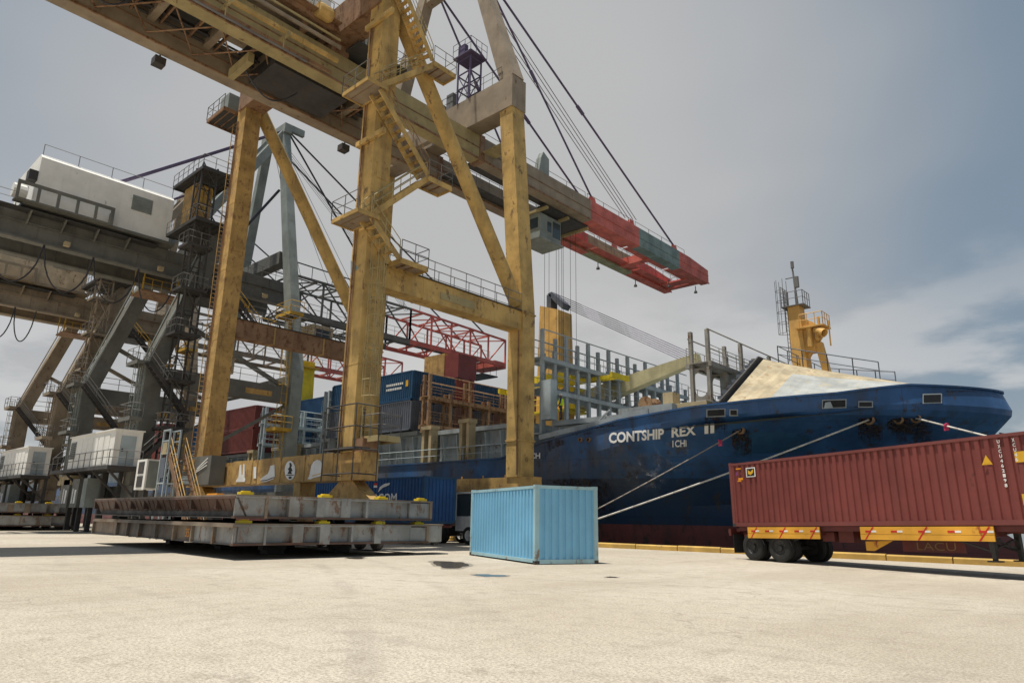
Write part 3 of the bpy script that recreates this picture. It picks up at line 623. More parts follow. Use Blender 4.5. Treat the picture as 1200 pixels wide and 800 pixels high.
# ------------------------------------------------------------------ ship's hatch covers stacked on the quay
def hatch_cover(label, loc, rz, L, D, T, kind, seed, number=None, nose=0, ext=0):
    """local x along -X edge (0..-L), y into the stack (0..D), z up from its underside"""
    rnd = random.Random(seed); t = thing('hatch_cover', label, 'hatch cover', loc, rz, 'ship hatch covers stacked on the quay')
    front = 'cover_rust' if kind == 'rust' else 'cover_tan'; side = 'cover_grey'
    m = MB(); m.bx(-L, 0, 0, D, T-.05, T); m.build('top_plate', 'cover_tan', t, local=True)
    m = MB(); m.bx(-L+.05, -.05, .05, D-.05, 0, .04)
    m.bx(-L+.3, -.3, .3, D-.3, .06, T-.06); m.build('core_girders', 'steel_dark', t, local=True)
    # front skirt: plate between stiffeners
    xs = [0]; 
    while xs[-1] > -L+2.2: xs.append(xs[-1]-rnd.uniform(1.5, 2.3))
    xs[-1] = -L
    for a, c in zip(xs, xs[1:]):
        m = MB()
        if kind == 'rust':
            m.hexa([(c+.04, .42, .02), (a-.04, .42, .02), (a-.04, .5, .02), (c+.04, .5, .02), (c+.04, .05, T-.1), (a-.04, .05, T-.1), (a-.04, .13, T-.1), (c+.04, .13, T-.1)])
        else:
            e = .1+rnd.uniform(0, .06); m.bx(c+.04, a-.04, e, e+.06, .02, T-.05)
        m.build('skirt_plate', front if (kind == 'rust' or a < -3) else side, t, local=True)
        if kind == 'rust':
            n = 3; q = (a-c)/n
            for k in range(n):
                xx = c+q*(k+.5); m = MB(); m.prism([(xx-q*.42, .03, T-.12), (xx+q*.42, .03, T-.12), (xx, .40, .04)], (0, .03, 0)); m.build('bracket', front, t, local=True)
        m = MB(); m.bx(c-.05, c+.05, .0 if kind != 'rust' else .03, .22, .0 if kind != 'rust' else .3, T-.051); m.build('stiffener', front, t, local=True)
    m = MB(); m.bx(-L, 0, -.03, .12, T-.13, T-.051); m.build('top_flange', front, t, local=True)
    # right-hand side: recessed panels, posts, flanges
    ys = [0]
    while ys[-1] < D-1.1: ys.append(ys[-1]+rnd.uniform(.85, 1.25))
    ys[-1] = D
    for k, (a, c) in enumerate(zip(ys, ys[1:])):
        e = .04+rnd.choice((0, .0, .13, .2)); m = MB(); m.bx(-e-.05, -e, a+.02, c-.02, .07, T-.1); m.build('side_panel', side, t, local=True)
        if k: 
            w = rnd.choice((.04, .05, .15, .2)); m = MB(); m.bx(-.2, .015+rnd.uniform(0, .02), a-w, a+w, .0, T-.04 if w < .1 else T-.02); m.build('post', rnd.choice((side, side, 'cover_tan')), t, local=True)
    m = MB(); m.bx(-.22, .03, .02, D, -.012, .065); m.build('bottom_flange', 'cover_rust', t, local=True)
    m = MB(); m.bx(-.25, .02, 0, D, T-.099, T-.052); m.build('side_flange', side, t, local=True)
    if ext:
        m = MB(); m.bx(-2.2, -.05, D+.001, D+ext, .07, T-.1); m.build('end_box', side, t, local=True)
        m = MB(); m.bx(-2.25, .02, D+.001, D+ext+.03, T-.06, T); m.build('end_plate', 'cover_tan', t, local=True)
        m = MB(); m.bx(-.2, .03, D+ext-.12, D+ext, .0, T-.065); m.build('post', 'cover_tan', t, local=True)
        m = MB(); m.bx(-2.2, .03, D+.001, D+ext, -.012, .065); m.build('bottom_flange', 'cover_rust', t, local=True)
        D = D+ext
    if nose:
        m = MB(); m.prism([(-.3, D, .02), (0, D, .02), (-.1, D+nose*.55, .02), (-.75, D+nose, .02), (-1.6, D+nose, .02), (-1.6, D, .02)], (0, 0, T-.05)); m.build('guide_nose', side, t, local=True)
        m = MB(); m.prism([(-.25, D, T-.02), (.03, D, T-.02), (-.05, D+nose*.6, T-.02), (-.72, D+nose+.05, T-.02), (-1.6, D+nose+.05, T-.02), (-1.6, D, T-.02)], (0, 0, .035)); m.build('nose_plate', 'cover_tan', t, local=True)
        m = MB(); m.bx(-.5, -.3, D+nose*.4, D+nose*.6, -.12, .02); m.build('locating_pin', 'steel_dark', t, local=True)
    for (x0, y0) in ((-.3, .45), (-.3, D*.42), (-.3, D*.72), (-.35, D-.35)):
        m = MB(); m.bx(x0-.16, x0+.16, y0-.22, y0+.22, T, T+.09); m.bx(x0-.1, x0+.1, y0-.13, y0+.13, T+.09, T+.13); m.build('stopper', 'stopper_yellow', t, local=True)
    if kind == 'rust':
        m = MB(); m.bx(-2.6, -1.7, .05, .3, T, T+.06); m.build('stopper', 'signal_orange', t, local=True)
    if number:
        for i, ch in enumerate(number): letters(ch, .17, .30, lambda u, w, i=i: (-4.35+u+.21*i, .085, .16+w), 'lettering', 'signal_orange', t, local=True, bold=0)
    for (x0, y0) in ((-3.2, 3.0), (-14, 3.2), (-3.3, 6.0), (-14, 6.0), (-8, 3.2)):
        m = MB(); m.bx(x0-.15, x0+.15, y0-.15, y0+.15, -.16, 0); m.build('foot', 'steel_dark', t, local=True)
    return t
SN = V(-22.55, 11.25, 0); SR = rad(-3)
hatch_cover('grey hatch cover with orange number, lower of the near stack', (SN.x, SN.y, .47), SR, 16.2, 7.2, .70, 'tan', 3, '35', nose=1.3, ext=.9)
hatch_cover('hatch cover with rusty bracketed front, upper of the near stack', (SN.x-.1, SN.y, 1.34), SR, 16.4, 7.2, .77, 'rust', 8, ext=1.1)
for (u, w) in ((-3.2, 3.0), (-8, 3.2), (-14, 3.2), (-3.3, 6.0), (-8, 6.0), (-14, 6.0)):
    x_, y_ = SN.x+u*math.cos(SR)-w*math.sin(SR), SN.y+u*math.sin(SR)+w*math.cos(SR)
    m = MB(); m.bx(x_-.25, x_+.25, y_-.35, y_+.35, .001, .16); m.bx(x_-.18, x_+.18, y_-.5, y_+.5, .16, .31)
    tag(m.build('support_block', 'steel_dark'), 'dark steel trestle block under the near hatch cover stack', 'block', 'trestle blocks under the near stack')
FN = V(-66.0, 12.3, 0)
hatch_cover('weathered hatch cover, lower of the stack before the brown crane', (FN.x, FN.y, .35), 0, 26, 7.0, .80, 'tan', 21)
hatch_cover('weathered hatch cover, upper of the stack before the brown crane', (FN.x+.2, FN.y, 1.35), 0, 26, 6.8, .75, 'tan', 22)
for (u, w) in ((-1.2, 1.2), (-13, 1.4), (-24, 1.3), (-1.3, 5.8), (-13, 6.0), (-24, 6.0)):
    m = MB(); m.bx(FN.x+u-.3, FN.x+u+.3, FN.y+w-.4, FN.y+w+.4, .001, .10); m.bx(FN.x+u-.2, FN.x+u+.2, FN.y+w-.5, FN.y+w+.5, .10, .19)
    tag(m.build('support_block', 'steel_dark'), 'dark block under the stack of covers before the brown crane', 'block', 'trestle blocks under the far stack')
# ------------------------------------------------------------------ shared crane pieces
def flight(t, p, q, width, mat, railmat, across, rail=True, name='stair_flight'):
    """stair from top p to bottom q (stringer centre lines), width along 'across'"""
    p, q, ac = V(p), V(q), V(across).normalized(); m = MB()
    for s in (-.5, .5): m.beam(p+ac*width*s, q+ac*width*s, .06, .30)
    n = max(3, int(abs(p.z-q.z)/.30))
    d = (q-p); dh = V(d.x, d.y, 0).normalized()
    for i in range(1, n):
        c = p.lerp(q, i/n); m.beam(c-ac*width*.48, c+ac*width*.48, .24, .04)
    o = m.build(name, mat, t)
    if rail:
        m = MB()
        for s in (-.5, .5):
            a, e = p+ac*width*s, q+ac*width*s; m.tube(a+V(0, 0, 1.05), e+V(0, 0, 1.05), .03, 4); m.tube(a+V(0, 0, .6), e+V(0, 0, .6), .025, 4)
            k = max(2, int((e-a).length/1.3))
            for i in range(k+1): c = a.lerp(e, i/k); m.tube(c, c+V(0, 0, 1.05), .028, 4)
        m.build('handrail', railmat, o)
    return o
def landing(t, x0, x1, y0, y1, z, mat, sides='', railmat='rail_grey', name='landing', fasc=.22):
    m = MB(); m.bx(x0+.051, x1-.051, y0+.051, y1-.051, z-.08, z); fl = m.build('deck_grating', 'crane_taupe' if mat in ('crane_yellow', 'crane_olive') else 'grate_dark', t)
    m = MB()
    for k in range(1, int((y1-y0)/.5)): m.bx(x0+.06, x1-.06, y0+.5*k-.02, y0+.5*k+.02, z-fasc+.05, z-.082)
    m.bx(x0+.06, x1-.06, y0+.06, y0+.1, z-fasc+.02, z-.082); m.build('floor_joists', 'crane_rust' if mat in ('crane_yellow', 'crane_olive') else mat, fl)
    m = MB()
    for (a, c, d, e) in ((x0, x1, y0, y0+.05), (x0, x1, y1-.05, y1), (x0, x0+.05, y0+.05, y1-.05), (x1-.05, x1, y0+.05, y1-.05)): m.bx(a, c, d, e, z-fasc, z+.06)
    o = m.build(name, mat, t); c = {'s': ((x0, y0, z), (x1, y0, z)), 'n': ((x0, y1, z), (x1, y1, z)), 'w': ((x0, y0, z), (x0, y1, z)), 'e': ((x1, y0, z), (x1, y1, z))}
    if sides:
        m = MB()
        for s in sides: m.rails(c[s], gap=1.0)
        m.build('guard_rail', railmat, o)
    return o
def ladder(t, base, h, mat, out=(0, -1, 0), cage=True, name='caged_ladder'):
    b0 = V(base); od = V(out); sd = od.cross(V(0, 0, 1)); m = MB()
    for s in (-.22, .22): m.tube(b0+sd*s, b0+sd*s+V(0, 0, h), .028, 4)
    for i in range(int(h/.3)): z = V(0, 0, .3*i+.2); m.tube(b0-sd*.22+z, b0+sd*.22+z, .016, 4, cap=False)
    if cage:
        for i in range(int((h-2)/.8)+1):
            z = V(0, 0, 2.1+.8*i); pts = [b0+z+sd*(.36*math.cos(a))*1.0+od*(.68*math.sin(a)) for a in [math.pi*k/6 for k in range(7)]]; m.path(pts, .02, 4)
        for a in (.0, .25, .5, .75, 1.0):
            o = sd*(.36*math.cos(a*math.pi))+od*(.68*math.sin(a*math.pi)); m.tube(b0+o+V(0, 0, 2.1), b0+o+V(0, 0, h+.9), .02, 4)
    return m.build(name, mat, t)
def bogies(t, x, y, z, mat, dark='steel_dark', span=2.9):
    """equaliser beam, two trucks and eight wheels under one crane corner"""
    m = MB(); m.prism([(x-.5, y-.35, z), (x+.5, y-.35, z), (x+span*.62, y-.35, z-.9), (x+span*.62, y-.35, z-1.25), (x-span*.62, y-.35, z-1.25), (x-span*.62, y-.35, z-.9)], (0, .7, 0)); m.build('equaliser_beam', mat, t)
    for s in (-1, 1):
        xc = x+s*span*.55; m = MB(); m.prism([(xc-.25, y-.3, z-1.25), (xc+.25, y-.3, z-1.25), (xc+1.1, y-.3, .75), (xc+1.1, y-.3, .32), (xc-1.1, y-.3, .32), (xc-1.1, y-.3, .75)], (0, .6, 0)); bo = m.build('bogie', dark, t)
        for u in (-.62, .62):
            m = MB(); m.lathe([(.0001, -.16), (.30, -.16), (.36, -.12), (.36, .12), (.30, .16), (.0001, .16)], (xc+u, y, .39), (0, 1, 0), 16); m.build('rail_wheel', 'rail_grey', bo)
def house(t, x0, x1, y0, y1, z0, z1, mat, name='machinery_house', win=(), chamfer=0):
    m = MB()
    if chamfer: m.prism([(x0, y0, z0), (x1, y0, z0), (x1, y0, z1-chamfer), (x1-chamfer, y0, z1), (x0+chamfer, y0, z1), (x0, y0, z1-chamfer)], (0, y1-y0, 0))
    else: m.bx(x0, x1, y0, y1, z0, z1)
    o = m.build(name, mat, t)
    return o
def lattice(t, x, y0, y1, z0, z1, n, mats, cut, name='boom_truss', w=.22, dz=0):
    """one vertical truss plane along y; mats[0] before cut, mats[1] after; every chord length and brace a piece of steel"""
    for (k, a, c) in ((0, y0, cut), (1, cut, y1)):
        m = MB(); nn = max(1, round(n*(c-a)/(y1-y0)))
        f = lambda y: V(x, y, z1-dz*max(0, (y-cut)/(y1-cut)))
        m.beam((x, a, z0), (x, c, z0), w*1.3, w*2.0); m.beam(f(a), f(c), w, w)
        for i in range(nn):
            p, q = a+(c-a)*i/nn, a+(c-a)*(i+1)/nn
            m.beam((x, p, z0), f(p), w*.8, w*.8)
            if i % 2 == 0: m.beam((x, p, z0), f(q), w*.6, w*.6)
            else: m.beam(f(p), (x, q, z0), w*.6, w*.6)
        m.beam((x, c, z0), f(c), w*.8, w*.8)
        m.build(name, mats[k], t)
def festoon(m, x, ys, z, sag):
    for a, c in zip(ys, ys[1:]):
        m.path([V(x, a+(c-a)*i/12, z-sag*(1-((i-6)/6)**2)**.6) for i in range(13)], .055, 4)

# ------------------------------------------------------------------ the yellow crane
XE, XW, YL, YW = -28.0, -43.7, 19.55, 31.5
cr = thing('container_crane', 'tall weathered yellow quay crane with red and green tipped boom', 'crane', (-35.85, 25.5, 0), 0, 'quay cranes beside the ship')
Yl, Or, Ol, Tp = 'crane_yellow', 'crane_orange', 'crane_olive', 'crane_taupe'
LW, LD = 1.22, 1.15
for x in (XE, XW):
    m = MB(); m.bx(x-LW/2, x+LW/2, YL-LD/2, YL+LD/2, 4.385, 31.0); leg = m.build('leg', Yl if x == XE else Or, cr)
    for z in (8.6, 12.4, 17.2, 22.0, 26.4):
        m = MB(); m.bx(x-LW/2-.012, x+LW/2+.012, YL-LD/2-.012, YL+LD/2+.012, z, z+.05); m.build('weld_band', Yl if x == XE else Or, leg)
    s = 1 if x == XE else -1
    m = MB(); m.tube((x-.35, YL-LD/2-.07, 4.6), (x-.35, YL-LD/2-.07, 28.5), .04, 5); m.tube((x-.22, YL-LD/2-.06, 4.6), (x-.22, YL-LD/2-.06, 28.5), .03, 5); m.build('conduit', 'crane_rust', leg)
    for z in (5.6, 10.6, 18.6, 25.0):
        m = MB(); m.bx(x+LW/2, x+LW/2+.04, YL-.3, YL+.3, z, z+.9); hp = m.build('access_hatch', Yl if x == XE else Or, leg)
    for z in (6.0, 13.95):
        m = MB(); m.bx(x-LW/2-.06, x+LW/2+.06, YW-LD/2-.06, YW+LD/2+.06, z, z+.09); m.build('flange', Yl, cr)
    m = MB(); m.tube((x+.3*s, YW-LD/2-.06, 4.0), (x+.3*s, YW-LD/2-.06, 13.9), .04, 5); m.build('conduit', 'crane_rust', cr)
    m = MB(); m.bx(x-LW/2, x+LW/2, YW-LD/2, YW+LD/2, 3.885, 14.1); m.build('leg', Yl, cr)
    m = MB(); m.beam((x, YW, 14.1), (x-s*.75, YW-.45, 28.7), LD, LW); m.build('leg', Yl, cr)
    m = MB(); m.beam((x-s*.75, YW-.45, 31.1), (x-s*4.9, YW-.4, 43.6), LD, LW, LD*.8, LW*.75); m.build('mast_leg', Tp, cr)
    # portal tie, brace
    m = MB(); m.bx(x-.5, x+.5, YL+LD/2, YW-LD/2, 12.85, 14.05); po = m.build('portal_beam', Yl if x == XE else 'crane_rust', cr)
    for y in (YL+3.4, YL+7.3):
        m = MB(); m.bx(x-.52, x+.52, y-.06, y+.06, 12.83, 14.03); m.build('splice_band', Yl, po)
    m = MB(); m.bx(x-.45, x+.62, YL+LD/2+.05, YW-LD/2-.05, 14.06, 14.10); m.build('walkway', 'grate_dark', po)
    m = MB(); m.rails([(x+.60, YL+1.6, 14.1), (x+.60, YW-.7, 14.1)], gap=1.25); m.rails([(x-.42, YL+1.6, 14.1), (x-.42, YW-.7, 14.1)], gap=1.25); m.build('guard_rail', 'rail_grey', po)
    m = MB(); m.tube((x, YL+.75, 29.8), (x, YW-.45, 14.6), .46, 14); m.build('brace', Yl, cr, smooth=False)
m = MB(); m.prism([at_x(p, q, XE+.506) for p, q in ((516, 342), (556, 354), (556, 363), (516, 350))], (.02, 0, 0)); m.build('name_plate', 'crane_olive', cr)
# sills and travel gear
m = MB(); m.bx(XW-1.4, XE+1.3, YL-.5, YL+.5, 3.08, 4.38); sill = m.build('sill_beam', Or, cr)
m = MB(); m.bx(XW-1.4, XE+1.3, YW-.5, YW+.5, 2.80, 3.88); sill2 = m.build('sill_beam', Or, cr)
for x in (XE, XW):
    bogies(cr, x, YL, 3.08, Or); bogies(cr, x, YW, 2.80, Or)
m = MB()
for x in np.arange(XE+1, XW, -1.9): m.tube((x, YW-.3, 3.88), (x, YW-.3, 4.05), .05, 6)
m.build('rail_post', Or, sill2)
# safety pictograms on the landside sill
SY = YL-.5
pan = []
for (a, c) in ((272, 294.5), (297, 300.5), (304, 328), (329.5, 356), (357.5, 389)):
    p0 = at_y(a, 556, SY-.03).x; p1 = at_y(c, 556, SY-.03).x
    m = MB(); m.bx(p0, p1, SY-.03, SY-.002, 3.12, 4.42); pan.append(m.build('sign_panel', Or, sill))
def picto(pts, mat, name, parent, d=.045):
    m = MB(); m.prism([at_y(x_, y_, SY-d) for x_, y_ in pts], (0, -.012, 0)); return m.build(name, mat, parent)
picto([(276.5, 564.5), (277.5, 561.5), (279.5, 559), (281.2, 545), (283, 544), (283.3, 556), (284.6, 556), (285.2, 543.5), (287, 544.2), (286.6, 559), (287.4, 562), (286.8, 564.3)], 'sign_white', 'work_glove_pictogram', pan[0])
picto([(297.4, 547), (300.3, 546.6), (300.2, 560.2), (297.2, 560.5)], 'sign_white', 'notice', pan[1])
picto([(317, 545.5), (321.8, 544.3), (322, 557.5), (320.5, 561), (312, 564.2), (306.4, 564.8), (305.3, 561.4), (308.5, 558.2), (313.8, 555), (315.6, 551)], 'sign_white', 'safety_boot_pictogram', pan[2])
picto([(306, 562.6), (312, 562), (320.6, 558.6), (320.9, 559.4), (312.2, 562.9), (306.2, 563.5)], 'sign_black', 'boot_sole_line', pan[2], .06)
ov = [(340+6.1*math.sin(a), 551+11.3*math.cos(a)) for a in np.linspace(0, 2*math.pi, 29)[:-1]]
picto(ov, 'sign_white', 'worker_pictogram', pan[3])
picto([(339.3, 542), (341, 542), (342.2, 545.5), (341, 547), (342.8, 551), (341.2, 552.5), (342.3, 555), (337.2, 555), (338.8, 551), (337.4, 549.6), (339.6, 546.6)], 'sign_black', 'worker_figure', pan[3], .06)
picto([(335.6, 556), (344.4, 555.8), (344.2, 556.8), (335.8, 557)], 'sign_black', 'worker_line', pan[3], .06)
picto([(338.4, 558), (341.7, 558), (341.4, 560.6), (338.6, 560.7)], 'sign_black', 'worker_base', pan[3], .06)
picto([(360.5, 561), (362.5, 558), (365, 545.5), (368, 540.5), (372, 538.4), (375.6, 539.4), (377.6, 543), (377.4, 556.5), (374, 558.2), (368, 559.5), (364, 561.5)], 'sign_white', 'hard_hat_pictogram', pan[4])
picto([(365.6, 557), (377.2, 553.6), (377.2, 554.3), (365.5, 557.8)], 'sign_amber', 'hat_brim_line', pan[4], .06)
# girders and boom
GZ0, GZ1 = 26.75, 28.68
GX = ((-33.4, -32.5), (-38.0, -37.1))
segs = {0: ((-3, 31.9, Ol), (31.9, 45.5, Tp), (45.5, 53.3, 'boom_red'), (53.3, 61.0, 'boom_teal'), (61.0, 67.4, 'boom_red')),
        1: ((-3, 31.9, Tp), (31.9, 44.2, Tp), (44.2, 51.4, 'boom_red'), (51.4, 59.1, 'boom_sage'), (59.1, 67.4, 'boom_red'))}
for g, (x0, x1) in enumerate(GX):
    for (y0, y1, mt) in segs[g]:
        e = .0 if y0 < 31 else .0
        m = MB()
        if y1 > 67: m.prism([(x0, y0, GZ0), (x0, y1, GZ0+.05), (x0, y1, GZ1-.35), (x0, y1-4.2, GZ1), (x0, y0, GZ1)], (x1-x0, 0, 0))
        else: m.bx(x0, x1, y0, y1, GZ0, GZ1)
        go = m.build('boom_girder' if y0 > 31 else 'main_girder', mt, cr)
        m = MB(); m.bx(x1, x1+.10, y0+.02, y1-.02, GZ0-.015, GZ0+.10); m.bx(x1, x1+.05, y0+.02, y1-.02, GZ0+.9, GZ0+.96); m.build('rail_flange', 'crane_rust' if y0 < 45 else mt, go)
        if y0 > 31:
            ins = x1 if g == 1 else x0-1.0
            m = MB(); m.bx(ins, ins+1.0, y0+.05, y1-.3, GZ0+.25, GZ0+.32); m.build('walkway', 'boom_red' if y0 > 44 else 'grate_dark', go)
            m = MB(); xx = ins+1.0 if g == 1 else ins; m.rails([(xx, y0+.1, GZ0+.32), (xx, y1-.35, GZ0+.32)], gap=1.5, h=1.1); m.build('guard_rail', 'rail_grey', go)
            m = MB(); m.rails([((x0+x1)/2, y0+.1, GZ1), ((x0+x1)/2, y1-(4.4 if y1 > 67 else .2), GZ1)], gap=2.6, h=.8, mid=False); m.build('guard_rail', 'rail_grey', go)
# hinge plates, lugs, tip cross ties
m = MB(); m.bx(GX[0][0]-.05, GX[0][1]+.06, 31.7, 32.2, GZ0-.08, GZ1+.1); m.build('boom_hinge', 'crane_rust', cr)
m = MB(); m.bx(GX[1][0]-.05, GX[1][1]+.06, 31.7, 32.2, GZ0-.08, GZ1+.1); m.build('boom_hinge', 'crane_rust', cr)
for g, ys in ((0, (46.3, 52.6, 60.8)), (1, (42.4, 56.6))):
    for y in ys:
        x = sum(GX[g])/2; m = MB(); m.prism([(x-.12, y-.6, GZ1-.05), (x-.12, y+.6, GZ1-.05), (x-.12, y+.3, GZ1+.65), (x-.12, y-.3, GZ1+.65)], (.24, 0, 0)); m.build('stay_lug', 'boom_red' if y > 45 else Tp, cr)
for y0, y1 in ((56.8, 57.6), (66.2, 67.0)):
    m = MB(); m.bx(GX[1][1], GX[0][0], y0, y1, GZ0+.1, GZ0+.9); m.build('boom_cross_tie', 'boom_red', cr)
m = MB(); m.bx(GX[1][1]+.1, GX[0][0]-.1, 64.7, 66.1, GZ0+.15, GZ0+.22); tp = m.build('tip_platform', 'boom_red', cr)
m = MB(); m.rails([(GX[1][1]+.2, 67.2, GZ0+.6), (GX[0][0]-.2, 67.2, GZ0+.6)], gap=.8); m.build('guard_rail', 'rail_grey', tp)
for y, x in ((54.5, -38.15), (61.5, -38.15), (64, -35.5), (67.6, -34.2)):
    m = MB(); m.tube((x, y, GZ0-.45), (x, y, GZ0+.2), .05, 6); m.lathe([(.0001, 0), (.2, 0), (.14, .22), (.0001, .22)], (x, y, GZ0-.6), (0, 0, 1), 10); m.build('floodlight', 'steel_dark', cr)
for y, x in ((11.5, -38.2), (24.0, -38.2)):
    m = MB(); m.bx(x-.35, x+.25, y-.3, y+.3, GZ0-.55, GZ0-.1); m.tube((x, y, GZ0-.15), (x+.1, y, GZ0+.3), .05, 6); m.build('floodlight', 'steel_dark', cr)
# top cross beams
m = MB(); m.bx(XW+.1, XE-.1, YW-1.15, YW+.25, GZ1+.02, 31.1); m.build('cross_beam', Tp, cr)
m = MB(); m.bx(XW-.35, XE+.35, YL-.72, YL+.72, 29.3, 31.35); m.build('cross_beam', 'crane_rust', cr)
for (x0, x1) in GX:
    for y in (YL, ):
        m = MB(); m.bx(x0-.1, x1+.1, y-.6, y+.6, GZ1, 29.3); m.build('girder_seat', 'crane_rust', cr)
m = MB(); m.bx(-38.8, -32.5, YW-.75, YW+.05, 42.9, 43.9); m.build('mast_head', Tp, cr)
for (x, y) in ((-32.9, 31.2), (-37.5, 31.2)):
    m = MB(); m.bx(x-.5, x+.5, y-.6, y+.6, 43.9, 44.6); m.build('sheave_housing', Tp, cr)
E_, W_ = V(-32.9, 31.4, 43.9), V(-37.5, 31.0, 43.9)
for a, c, r in ((E_, (-32.95, 60.8, GZ1+.6), .105), (E_, (-32.95, 46.3, GZ1+.6), .095), (W_, (-37.55, 56.6, GZ1+.6), .105), (W_, (-37.55, 42.4, GZ1+.6), .095)):
    m = MB(); m.tube(a, c, r, 6); p_ = a.lerp(V(c), .45); d_ = (V(c)-a).normalized(); m.tube(p_-d_*.5, p_+d_*.5, r*1.7, 6); m.build('boom_stay', 'stay_purple', cr)
for x in (-32.9, -37.5):
    m = MB(); m.tube((x, 31.2, 44.2), (x, 4, GZ1+.6), .1, 6); m.build('back_stay', 'stay_purple', cr)
for k, dx in enumerate((-.55, -.2, .25, .6)):
    m = MB(); m.tube((-34+dx, 31.4, 43.4), (-33.2+dx*.5, 52.5+k*.35, GZ1+1.0), .035, 5); m.build('hoist_rope', 'rail_grey', cr)
# back reach deck between girders, cross ties, machinery house
for y in np.arange(-2, 31, 3.1):
    m = MB(); m.bx(GX[1][1]+.005, GX[0][0]-.005, y-.2, y+.2, GZ0+1.15, GZ1-.1); m.build('cross_tie', 'crane_taupe', cr)
for (a, c) in ((-3, 13.8), (15.4, 24.5)):
    m = MB(); m.bx(GX[1][1]+.01, GX[0][0]-.01, a, c, GZ1-.09, GZ1-.03); dk = m.build('deck_plate', 'grate_dark', cr)
    for x in (-36.6, -35.3, -34.0):
        m = MB(); m.bx(x-.08, x+.08, a+.05, c-.05, GZ1-.4, GZ1-.095); m.build('deck_stringer', 'steel_dark', dk)
for (y, ln) in ((14.8, 2.4), ):
    m = MB(); m.bx(-36.6, -34.2, y, y+.35, GZ0-.35, GZ0+.25); m.build('trolley_beam', Ol, cr)
for i, (a, e) in enumerate((((-36.9, 5, GZ1-.3), (-33.6, 8.5, GZ0+.3)), ((-36.9, 9, GZ1-.3), (-33.6, 5.5, GZ0+.2)))):
    m = MB(); m.tube(a, e, .05, 5); m.build('wind_brace', 'crane_rust', cr)
for x in (-36.9, -36.2, -34.5, -33.7):
    m = MB(); m.tube((x, -3, GZ1-.55), (x, 24, GZ1-.55), .07, 5); m.build('cable_pipe', 'steel_dark', cr)
for y in np.arange(-1.5, 24, 1.55):
    m = MB(); m.bx(GX[1][1]+.02, GX[0][0]-.02, y-.05, y+.05, GZ1-.7, GZ1-.42); m.build('floor_bearer', 'crane_rust', cr)
m = MB(); m.bx(-36.8, -33.8, 16.2, 21.2, GZ0+.1, GZ0+.9); m.build('trolley_machinery', 'steel_dark', cr)
m = MB(); m.path([V(-35.2, 15+.25*i, GZ0-.1-1.3*math.sin(math.pi*i/14)) for i in range(15)], .05, 5); m.path([V(-34.6, 6+.22*i, GZ0+.6-1.5*math.sin(math.pi*i/14)) for i in range(15)], .05, 5); m.build('slack_cable', 'rope_dark', cr)
for i, (x, z, w, mt, hh) in enumerate(((-31.35, GZ0+.35, .16, Yl, .24), (-31.15, GZ0+1.15, .12, 'crane_taupe', .2), (-31.6, GZ1+.55, .2, 'crane_rust', .34), (-31.25, GZ0+1.75, .08, Ol, .12), (-32.0, GZ0-.1, .1, 'crane_rust', .2))):
    m = MB(); m.bx(x-w/2, x+w/2, -3, 18.8, z, z+hh); m.build('walkway_stringer', mt, cr)
m = MB(); m.bx(-32.4, -31.05, -3, 18.7, GZ1+.9, GZ1+.96); wk = m.build('walkway', 'crane_rust', cr)
m = MB(); m.rails([(-31.1, -3, GZ1+.96), (-31.1, 18.6, GZ1+.96)], gap=1.4); m.build('guard_rail', Ol, wk)
m = MB(); m.tube((-31.55, -3, GZ0-.5), (-31.55, 17, GZ0-.5), .06, 6); m.build('pipe', 'rail_grey', cr)
for y in np.arange(-2.5, 23, 2.55):
    m = MB(); m.tube((GX[1][1]+.05, y, GZ0+.3), (GX[0][0]-.05, y+2.55, GZ0+.3), .05, 5); m.tube((GX[0][0]-.05, y, GZ0+.42), (GX[1][1]+.05, y+2.55, GZ0+.42), .05, 5); m.build('wind_brace', 'crane_rust', cr)
for y in np.arange(-1, 18, 3.3):
    m = MB(); m.bx(-32.39, -31.0, y-.06, y+.06, GZ0+.12, GZ0+.34); m.tube((-31.55, y, GZ0-.5), (-31.55, y, GZ0+.1), .04, 5); m.build('outrigger', Ol, cr)
m = MB(); m.bx(-38.3, -31.9, -2.8, 18.7, 30.0, 30.369); hb = m.build('house_base', 'crane_taupe', cr)
for x in (-38, -32.4):
    for y in (-2, 5, 11, 17):
        m = MB(); m.bx(x-.15, x+.15, y-.15, y+.15, GZ1, 30.0); m.build('house_post', 'crane_rust', cr)
hs = house(cr, -37.9, -32.6, -2.4, 18.75, 30.37, 35.4, 'white_house')
for y in (16.2, 11.2, 6.2):
    m = MB(); m.bx(-32.598, -32.57, y, y+1.3, 31.2, 32.9); wi = m.build('window', 'glass', hs)
    m = MB(); m.bx(-32.57, -32.55, y+.6, y+.68, 31.2, 32.9); m.bx(-32.57, -32.55, y-.06, y+1.36, 32.9, 33.0); m.bx(-32.57, -32.55, y-.06, y+1.36, 31.1, 31.2); m.build('window_frame', 'white_house', wi)
m = MB(); m.rails([(-32.0, -2.6, 30.37), (-32.0, 18.6, 30.37)], gap=1.3); m.build('guard_rail', 'rail_grey', hb)
m = MB(); m.lathe([(.0001, 0), (.42, 0), (.45, .12), (.45, .8), (.36, .95), (.2, .95), (.2, .8), (.0001, .8)], (-31.2, 17.1, GZ1+1.0), (0, 1, 0), 14); m.build('sheave_block', Yl, cr)
m = MB(); m.bx(-33.6, -31.0, 19.9, 23.6, 29.0, 29.1); pl = m.build('platform', 'grate_dark', cr)
m = MB(); m.bx(-33.4, -31.8, 21.0, 23.2, 29.1, 33.6); m.build('electric_cabinet', 'grey_crane_light', pl)
